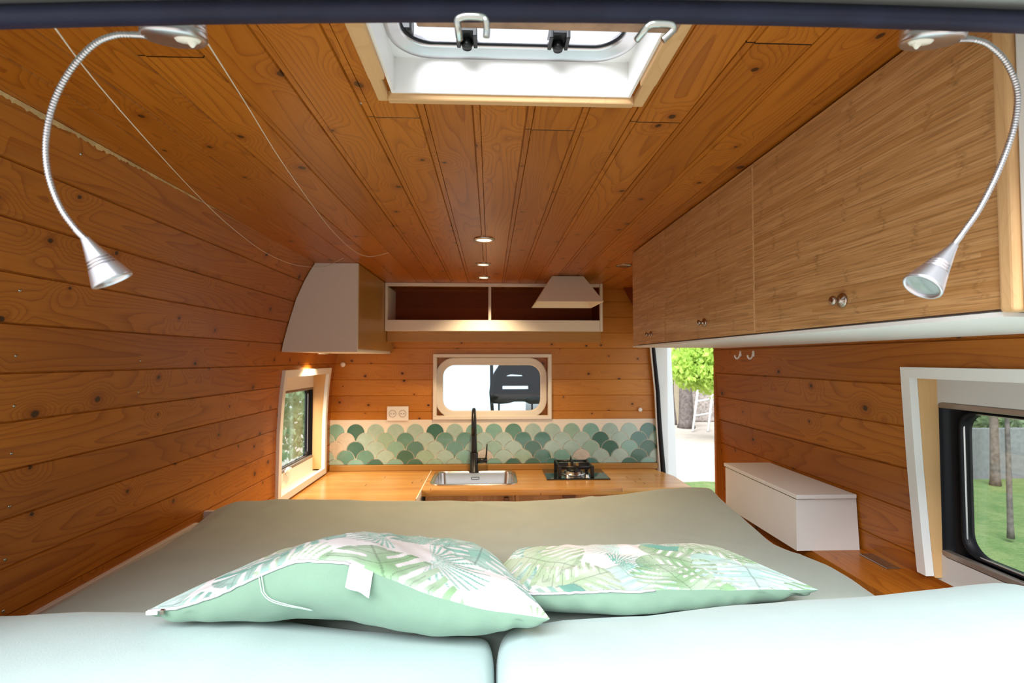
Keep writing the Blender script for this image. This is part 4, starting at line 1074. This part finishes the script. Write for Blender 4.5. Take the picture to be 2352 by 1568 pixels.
# ================================================================== reading lamps
def reading_lamp(bpx, bpy_, by, neck, cone0, cone1, label, side):
    b = at(bpx, bpy_, Y=by)
    e = empty('reading_lamp', (b.x, by, b.z), label, 'reading lamp', 'gooseneck reading lamps at the rear header')
    # base puck, hanging from the sloping underside of the header
    R = Matrix.Translation(b) @ Matrix.Rotation(math.radians(15), 4, 'X')
    r = .0243; h = .0185
    bm = newbm(); add_lathe(bm, [(0, 0), (r*.93, 0), (r, .0022), (r, .006), (r*.985, .0066), (r*.985, .0076), (r, .0082), (r, .0105), (r*.985, .0111), (r*.985, .0121), (r, .0127), (r, h), (0, h)], R, 48); obj('base', bm, CHROME, e)
    bm = newbm(); R2 = R @ Matrix.Translation((side*.0120, -.003, 0)) @ Matrix.Scale(.8, 4, (0, 1, 0))
    add_lathe(bm, [(0, -.0022), (.0085, -.0018), (.010, .0), (.010, .001)], R2, 28)
    add_lathe(bm, [(0, -.0062), (.0012, -.0058), (.0045, -.0018), (.0045, -.001)], R2 @ Matrix.Translation((side*.003, 0, 0)), 14); obj('switch', bm, plain('ivory_plastic', (.86, .83, .72), .35), e)
    P = [at(x, y, Y=yy) for x, y, yy in neck]
    S = smooth_path(P, 40); n = len(S)
    # corrugated flexible arm with smooth sleeves at both ends
    pts = [S[0]]
    L = [0]
    for a_, b_ in zip(S, S[1:]): L.append(L[-1]+(b_-a_).length)
    tot = L[-1]; step = .00060; m = int(tot/step)
    def ev(s):
        i = int(np.searchsorted(L, s)); i = max(1, min(i, n-1)); t = (s-L[i-1])/max(L[i]-L[i-1], 1e-9); return S[i-1].lerp(S[i], t)
    sl = .0105
    pts = [ev(tot*k/m) for k in range(m+1)]
    rs = [(.0025 if (tot*k/m < sl or tot*k/m > tot-sl) else (.00245 if (k//2) % 2 else .00205)) for k in range(m+1)]
    bm = newbm(); add_tube(bm, pts, rs, 12); obj('gooseneck', bm, CHROME, e)
    c0, c1 = at(*cone0[:2], Y=cone0[2]), at(*cone1[:2], Y=cone1[2])
    ax = (c1-c0); Lc = ax.length; Q = Matrix.Translation(c0) @ ax.to_track_quat('Z', 'Y').to_matrix().to_4x4()
    ra, rb = .0030, .0152
    prof = [(0, 0), (ra, 0), (ra+.0004, .001)]
    for k in range(1, 90):
        u = k/89; rr_ = ra+(rb-ra)*(u**1.1)
        for gp in (.52, .585, .65):
            if abs(u-gp) < .015: rr_ -= .0018
        prof.append((rr_, Lc*u*.96))
    prof += [(rb, Lc*.985), (rb-.0006, Lc), (rb-.002, Lc), (rb-.0025, Lc-.003)]
    bm = newbm(); add_lathe(bm, prof, Q, 48); hd = obj('lamp_head', bm, plain('satin_aluminium', (.68, .66, .70), .38, 1.0), e)
    bm = newbm(); add_lathe(bm, [(0, Lc-.0025), (rb*.5, Lc-.0022), (rb-.0024, Lc-.003)], Q, 32); obj('lens', bm, LENS, hd)
    return e
reading_lamp(402, 93, .432, [(334, 82, .425), (300, 80, .425), (262, 82, .424), (215, 103, .424), (163, 160, .424), (124, 235, .425), (106, 320, .426), (111, 400, .427), (138, 475, .428), (172, 524, .429), (196, 549, .43)],
             (194, 546, .43), (260, 646, .439), 'silver gooseneck reading lamp at the top left, its head before the pine wall', 1)
reading_lamp(2139, 99, .432, [(2204, 90, .425), (2236, 91, .424), (2272, 104, .423), (2312, 145, .423), (2336, 210, .424), (2329, 290, .425), (2296, 385, .426), (2252, 475, .427), (2216, 528, .428), (2190, 563, .429)],
             (2192, 562, .429), (2117, 660, .4265), 'silver gooseneck reading lamp at the top right, its head before the bamboo cabinet', -1)
# ---------------- small screw heads
def lining_hit(px, py):
    best = None
    P = LP
    for (xa, za), (xb, zb) in zip(P, P[1:]):
        n2 = Vector((zb-za, 0, -(xb-xa))).normalized(); d = at(px, py, Y=1.0)
        den = d.x*n2.x+d.z*n2.z
        if abs(den) < 1e-9: continue
        t = (xa*n2.x+za*n2.z)/den; p = d*t
        if t > 0 and min(za, zb)-1e-6 <= p.z <= max(za, zb)+1e-6: return p, (n2 if n2.x > 0 else -n2)
    return None
# ---------------- thin cords under the ceiling
CORD = plain('cream_cord', (.72, .62, .50), .7)
def cord(pts, r, label):
    Q = []
    for x, y, yy in pts:
        r_ = lining_hit(x, y); c_ = at(x, y, Z=H-.006).y if y < 700 else 9
        lim = min(c_, (r_[0].y if r_ else 9)*.985); Q.append(at(x, y, Y=min(yy, lim)))
    P = smooth_path(Q, 6); bm = newbm(); add_tube(bm, P, r, 6); obj('thin_cord', bm, CORD, label=label, cat='cord', group='thin cords under the ceiling')
def ceilY(px, py, d=.012): 
    p = at(px, py, Z=H-d); return p.y
cord([(122, 58, .47), (214, 180, .62), (330, 314, .80), (440, 434, 1.08), (520, 512, 1.35), (600, 574, 1.72), (660, 603, 1.98), (704, 612, 2.115), (745, 612, 2.125), (790, 592, 2.125)], .0009, 'thin cream cord running from the rear header to the cream overhead box')
cord([(452, 60, .47), (560, 230, .72), (660, 390, 1.02), (760, 526, 1.50), (815, 577, 1.85), (850, 589, 1.92), (893, 580, 1.90)], .0009, 'thin cream cord running from the left reading lamp to the ceiling')
for px, py in ((46, 667), (37, 817), (33, 932), (27, 1041), (22, 1163), (323, 828), (318, 900), (186, 354), (12, 1285), (8, 1403)):
    r = lining_hit(px, py)
    if not r: continue
    p, nn = r; bm = newbm()
    rad = .0022*max(p.y, .45)/.5 if p.y < .8 else .003
    add_lathe(bm, [(rad, 0), (rad*.9, .0008), (0, .0012)], Matrix.Translation(p) @ nn.to_track_quat('Z', 'Y').to_matrix().to_4x4(), 10)
    obj('screw', bm, ZINC, label='tiny silver screw head in the left pine wall', cat='screw', group='screw heads in the left wall')
for px, py in ((273, 290), (386, 261), (512, 257), (765, 256), (830, 238), (875, 240), (1107, 237), (1220, 237), (1347, 238), (1472, 240), (1585, 245), (1370, 520), (1010, 596), (1360, 605), (1152, 577)):
    p = at(px, py, Z=H+.002); bm = newbm()
    add_lathe(bm, [(.0028, .002), (.0026, -.0006), (0, -.0012)], Matrix.Translation(p), 10)
    obj('screw', bm, ZINC, label='tiny silver screw head in the pine ceiling', cat='screw', group='screw heads in the ceiling')

# ================================================================== cab seen through the bulkhead window
SEATM = plain('dark_seat_fabric', (.022, .017, .016), .75)
hy = 3.42
def hp_(x, y): p = at(x, y, Y=hy); return (p.x, p.z)
outer = [hp_(*q) for q in ((1134, 921), (1133, 880), (1138, 858), (1150, 840), (1160, 828), (1172, 822), (1205, 820), (1222, 826), (1233, 842), (1240, 868), (1243, 900), (1241, 922), (1216, 922), (1205, 917), (1180, 917), (1165, 921), (1150, 922))]
h1_ = [hp_(*q) for q in ((1156, 868), (1160, 859), (1172, 855), (1200, 857), (1211, 868))]
a_, b_ = at(1150, 898, Y=hy), at(1218, 881, Y=hy)
seat = empty('cab_seat', (at(1190, 900, Y=hy).x, hy, FL), 'black cab seat with slotted headrest seen through the bulkhead window', 'seat')
bm = plate(outer, [h1_, rr(a_.x, b_.x, a_.z, b_.z, .012, 4)], .10, MXZ(hy), .012); obj('headrest', bm, SEATM, seat)
zt2 = at(1190, 955, Y=hy).z
for px in (1146, 1222):
    x = at(px, 900, Y=hy).x; bm = newbm(); add_tube(bm, [(x, hy, at(1146, 918, Y=hy).z), (x, hy, zt2-.02)], .006, 8); obj('headrest_post', bm, BLACK, seat)
sxm = at(1184, 900, Y=hy).x
bm = newbm(); add_box(bm, sxm-.25, sxm+.25, hy-.07, hy+.07, -1.0, zt2-.01, .05, 4); obj('backrest', bm, SEATM, seat, smooth=True)
bm = newbm(); add_box(bm, sxm-.25, sxm+.25, hy-.05, hy+.50, -1.15, -.98, .05, 4); add_box(bm, sxm-.2, sxm+.2, hy, hy+.45, FL+.001, -1.151); obj('seat_cushion', bm, SEATM, seat, smooth=False)
bm = newbm()
p0_, p1_ = at(1129, 836, Y=3.30), at(1131, 945, Y=3.30)
add_tube(bm, [(p0_.x, 3.30, p0_.z+.2), (p0_.x, 3.30, p0_.z), (p0_.x+.001, 3.30, (p0_.z+p1_.z)/2+.02), (p0_.x-.004, 3.30, (p0_.z+p1_.z)/2-.03), (p1_.x, 3.30, p1_.z), (p1_.x, 3.30, FL+.01)], .011, 8)
obj('grab_pole', bm, BLACK, label='slim black pole beside the cab seat behind the bulkhead window', cat='pole')
bm = newbm()
add_box(bm, -1.0, 1.0, 3.9, 4.5, FL, -.62, .05, 3); struct('dashboard', bm, plain('grey_dashboard', (.25, .27, .30), .6))
bm = newbm(); 
for sx in (-1, 1): add_tube(bm, [(sx*.98, 4.45, -.60), (sx*.86, 3.95, .28)], .035, 8)
add_box(bm, -.9, .9, 3.0, 3.98, .28, .33); struct('windscreen_frame', bm, BODYW)
gl = newbm(); v = [gl.verts.new(p) for p in ((-.96, 4.44, -.60), (.96, 4.44, -.60), (.84, 3.96, .27), (-.84, 3.96, .27))]; gl.faces.new(v)
v = [gl.verts.new(p) for p in ((-.96, 4.448, -.60), (.96, 4.448, -.60), (.84, 3.968, .27), (-.84, 3.968, .27))]; gl.faces.new(v[::-1])
struct('windscreen', gl, glass('windscreen_glass', (.95, .97, .98)), normals=False)

# ================================================================== outside
GZ = -2.05
def ground_mat(name, a, b, sc, bs=.4):
    m, t, p = M_(name); g = G(t); nz = g.noise(g.obj(), sc, 5, .7); n2 = g.noise(g.obj(), sc*9, 3, .6)
    t.links.new(g.mix(g.ramp(g.math('ADD', g.math('MULTIPLY', nz, .6), g.math('MULTIPLY', n2, .4)), .35, .65), a, b), p.inputs['Base Color']); p.inputs['Roughness'].default_value = .95
    g.bump(n2, bs, .03, p); return m
GRAVEL = ground_mat('pale_gravel', (.46, .41, .36), (.38, .33, .28), 2.0)
GRASS = ground_mat('lawn_green', (.075, .145, .035), (.16, .21, .07), 3.0, 1.0)
bm = newbm(); add_box(bm, -30, 40, -25, 60, GZ-.3, GZ); struct('ground', bm, GRAVEL)
def grid_mesh(poly_x0, poly_x1, y0, y1, z, n, amp, seed):
    bm = newbm(); V = []
    for j in range(n+1):
        V.append([bm.verts.new((poly_x0+(poly_x1-poly_x0)*i/n, y0+(y1-y0)*j/n, z+amp*(.5+.5*noise.noise(Vector((i*.9, j*.9, seed)))))) for i in range(n+1)])
    for j in range(n):
        for i in range(n): bm.faces.new((V[j][i], V[j][i+1], V[j+1][i+1], V[j+1][i])).smooth = True
    return bm
bm = grid_mesh(2.0, 14, -1.0, 8.55, GZ+.01, 40, .05, 2); obj('lawn', bm, GRASS, label='sunlit green lawn outside the right window and side door', cat='lawn', kind='stuff')
LEAFM = []
def leafmat(name, a, b):
    m, t, p = M_(name); g = G(t); gi = t.nodes.new('ShaderNodeNewGeometry'); n_ = g.noise(g.obj(), 6, 2, .6)
    t.links.new(g.mix(g.ramp(n_, .3, .7), a, b), p.inputs['Base Color']); p.inputs['Roughness'].default_value = .55
    p.inputs['Subsurface Weight'].default_value = 0; p.inputs['Transmission Weight'].default_value = 0
    tr = t.nodes.new('ShaderNodeBsdfTranslucent'); mx = t.nodes.new('ShaderNodeMixShader'); mx.inputs[0].default_value = .45
    tr.inputs[0].default_value = (*[min(1, k*1.3) for k in a], 1)
    out = [n for n in t.nodes if n.type == 'OUTPUT_MATERIAL'][0]
    t.links.new(p.outputs[0], mx.inputs[1]); t.links.new(tr.outputs[0], mx.inputs[2]); t.links.new(mx.outputs[0], out.inputs[0]); return m
LG = leafmat('spring_leaves', (.48, .62, .14), (.28, .44, .08)); LD = leafmat('hedge_leaves', (.27, .36, .19), (.17, .23, .12))
def foliage(c, rad, n, size, seed, fz=1.0):
    rng = random.Random(seed); bm = newbm()
    for i in range(n):
        while True:
            v = Vector((rng.uniform(-1, 1), rng.uniform(-1, 1), rng.uniform(-1, 1)))
            if v.length < 1: break
        v = Vector((v.x*rad[0], v.y*rad[1], v.z*rad[2]))*(.55+.45*rng.random())
        v += Vector((noise.noise(v*1.3)*rad[0]*.3, 0, noise.noise(v*1.1+Vector((5, 0, 0)))*rad[2]*.3))
        p = Vector(c)+v; s = size*rng.uniform(.6, 1.2)
        q = Euler((rng.uniform(0, 6), rng.uniform(0, 6), rng.uniform(0, 6))).to_matrix()
        pts = [q @ Vector(k)*s+p for k in ((-.5, 0, 0), (-.1, .30, .05), (.5, 0, -.04), (-.1, -.30, .05))]
        a_ = [bm.verts.new(k) for k in pts]; bm.faces.new(a_[:3]); bm.faces.new((a_[0], a_[2], a_[3]))
    return bm
BARK = plain('grey_bark', (.16, .13, .12), .95, mottle=.5, bump=(9, .8))
def tree(name, label, base, hgt, r, crown, cr, n, size, mat, seed, cat='tree', group=None, forks=()):
    e = empty(name, base, label, cat, group); B = Vector(base)
    bm = newbm(); rg = random.Random(seed)
    P = [B+Vector((rg.uniform(-1, 1)*r*.5*k/5, 0, hgt*k/5)) for k in range(6)]
    add_tube(bm, smooth_path(P, 3), [r*(1.35-.75*k/15) if k else r*1.6 for k in range(16)], 10)
    for fx, fz, fr_ in forks: add_tube(bm, smooth_path([B+Vector((0, 0, fz*.4)), B+Vector((fx*.5, 0, fz*.75)), B+Vector((fx, 0, fz*1.1))], 3), fr_, 8)
    obj('trunk', bm, BARK, e)
    bm = foliage(crown, cr, n, size, seed); obj('foliage', bm, mat, e, normals=False)
    return e
def ap(px, py, Y): p = at(px, py, Y=Y); return (p.x, p.y, p.z)
D1 = 15.5
b = ap(1576, 975, D1); cr_ = ap(1625, 835, 12.5)
tree('garden_tree', 'leafy bright green tree with grey trunk seen through the side door, beside the ladder', (b[0], D1, GZ), 3.4, .17, cr_, (1.15, .9, .85), 5200, .16, LG, 3, forks=((-.35, 2.6, .10), (.45, 3.2, .09)))
b = ap(1552, 978, 16.2)
bm = newbm(); add_tube(bm, smooth_path([Vector((b[0], 16.2, GZ)), Vector((b[0]-.1, 16.2, GZ+1.2)), Vector((b[0]+.05, 16.2, GZ+2.2)), Vector((b[0]-.02, 16.2, GZ+3.6))], 4), .05, 8); obj('climbing_stem', bm, BARK, label='thin bare climbing stem on the pale garden wall, left of the leafy tree', cat='plant stem')
PLASTER = plain('pale_plaster', (.40, .34, .24), .9, mottle=.1)
x0_, x1_ = ap(1500, 900, 16.8)[0], ap(1586, 900, 16.8)[0]
bm = newbm(); add_box(bm, x0_-3.0, x1_, 16.8, 17.1, GZ, GZ+4.6); obj('garden_wall', bm, PLASTER, label='pale cream plastered garden wall seen through the side door', cat='wall')
STONE = plain('weathered_stone', (.36, .31, .28), .95, mottle=.55, bump=(3, 1.0))
bm = newbm(); add_box(bm, x1_+.02, x1_+6, 16.9, 17.4, GZ, GZ+2.3, .05); obj('garden_wall', bm, STONE, label='grey-brown stone garden wall behind the ladder', cat='wall')
# ladder leaning on the stone wall
la = empty('ladder', ap(1600, 978, 14.6)[:2]+(GZ,), 'pale metal ladder leaning by the tree outside the side door', 'ladder')
LM = plain('ladder_metal', (.62, .62, .62), .5)
for k, (xa, xb) in enumerate(((1591, 1606), (1626, 1640))):
    bm = newbm(); pA = ap(xa, 978, 14.6); pB = ap(xb, 885, 15.6); add_tube(bm, [(pA[0], 14.6, GZ+.01), (pB[0], 15.6, pB[2]+.2)], .032, 6); obj('rail', bm, LM, la)
for (xa, ya, xb, yb) in ((1593, 955, 1635, 948), (1599, 922, 1640, 914), (1604, 892, 1644, 884)):
    bm = newbm(); add_tube(bm, [ap(xa, ya, 14.6+(978-ya)/93), ap(xb, yb, 14.6+(978-yb)/93)], .026, 6); obj('rung', bm, LM, la)
# right window view: concrete fence, brick pillar, sapling, bank of shrubs
FENCE = plain('grey_concrete', (.20, .195, .20), .9, mottle=.2)
fY = 8.6
a_, b_ = ap(2232, 985, fY), ap(2420, 1000, fY)
bm = newbm(); add_box(bm, a_[0], a_[0]+5, fY, fY+.15, GZ, a_[2]); obj('garden_fence', bm, FENCE, label='grey slab fence at the back of the lawn outside the right window', cat='fence')
a_, b_ = ap(2196, 982, fY-.1), ap(2230, 1030, fY-.1)
bm = newbm(); add_box(bm, a_[0], b_[0], fY-.1, fY+.2, GZ, a_[2], .01); obj('brick_pillar', bm, plain('terracotta', (.42, .13, .07), .9, mottle=.3), label='terracotta pillar at the left end of the grey fence', cat='pillar')
a_ = ap(2322, 1250, 5.6)
sx_ = a_[0]
tree('sapling', 'thin young tree on the lawn outside the right window', (sx_, 5.6, GZ+.08), 2.6, .022, (sx_+.1, 5.6, GZ+3.1), (.9, .9, .6), 900, .09, LG, 21)
a_ = ap(2286, 1110, 8.1)
tree('garden_tree', 'grey tree trunk close to the grey fence outside the right window', (a_[0], 8.1, GZ+.04), 2.8, .05, (a_[0], 8.1, GZ+3.6), (1.4, 1.2, .9), 1800, .12, LD, 25)
for k, (x, y, s) in enumerate(((11.0, 10.4, 1.3), (15.2, 10.6, 1.7), (8.2, 10.4, 1.0))):
    bm = foliage((x, y, GZ+s*.75), (s*1.3, 1.0, s*.8), 2600, .16, 40+k); obj('shrub', bm, LD, label=('large', 'tallest', 'low')[k]+' dark shrub beyond the grey fence outside the right window', cat='shrub', group='shrubs beyond the fence', normals=False)
bm = grid_mesh(13.5, 34, 12.6, 22, GZ+.05, 26, 1.9, 5); obj('rocky_bank', bm, STONE, label='grey stony bank behind the fence outside the right window', cat='bank')
# left window view
for k, (x, y) in enumerate(((-3.0, 6.4), (-3.3, 9.6), (-3.9, 12.8))):
    bm = foliage((x, y, GZ+1.25), (.7, 1.3, 1.35), 2400, .12, 60+k); obj('hedge_bush', bm, LD, label=('nearest', 'middle', 'farthest')[k]+' of the green bushes outside the small left window', cat='bush', group='bushes outside the left window', normals=False)
# pale house front beyond the windscreen
HOUSE = plain('pale_blue_render', (.62, .68, .72), .9, mottle=.12)
e = empty('house', (0, 19, GZ), 'pale rendered house far ahead, seen through the bulkhead window', 'house')
bm = newbm(); add_box(bm, -7, 1.2, 18, 22, GZ, 1.6); obj('wall', bm, HOUSE, e)
bm = newbm(); add_prism(bm, [(-7.4, 17.6, 1.6), (-7.4, 22.4, 1.6), (-7.4, 20, 3.2)], (9.0, 0, 0)); obj('roof', bm, plain('roof_tile', (.4, .2, .12), .8), e)
bm = newbm(); add_box(bm, -2.2, -1.9, 17.9, 17.99, GZ, 1.55); obj('downpipe', bm, BODYW, e)

# ------------------------------------------------------------------ lift everything to the van floor at z = 0
for o in LIFT: o.location.z += EYE
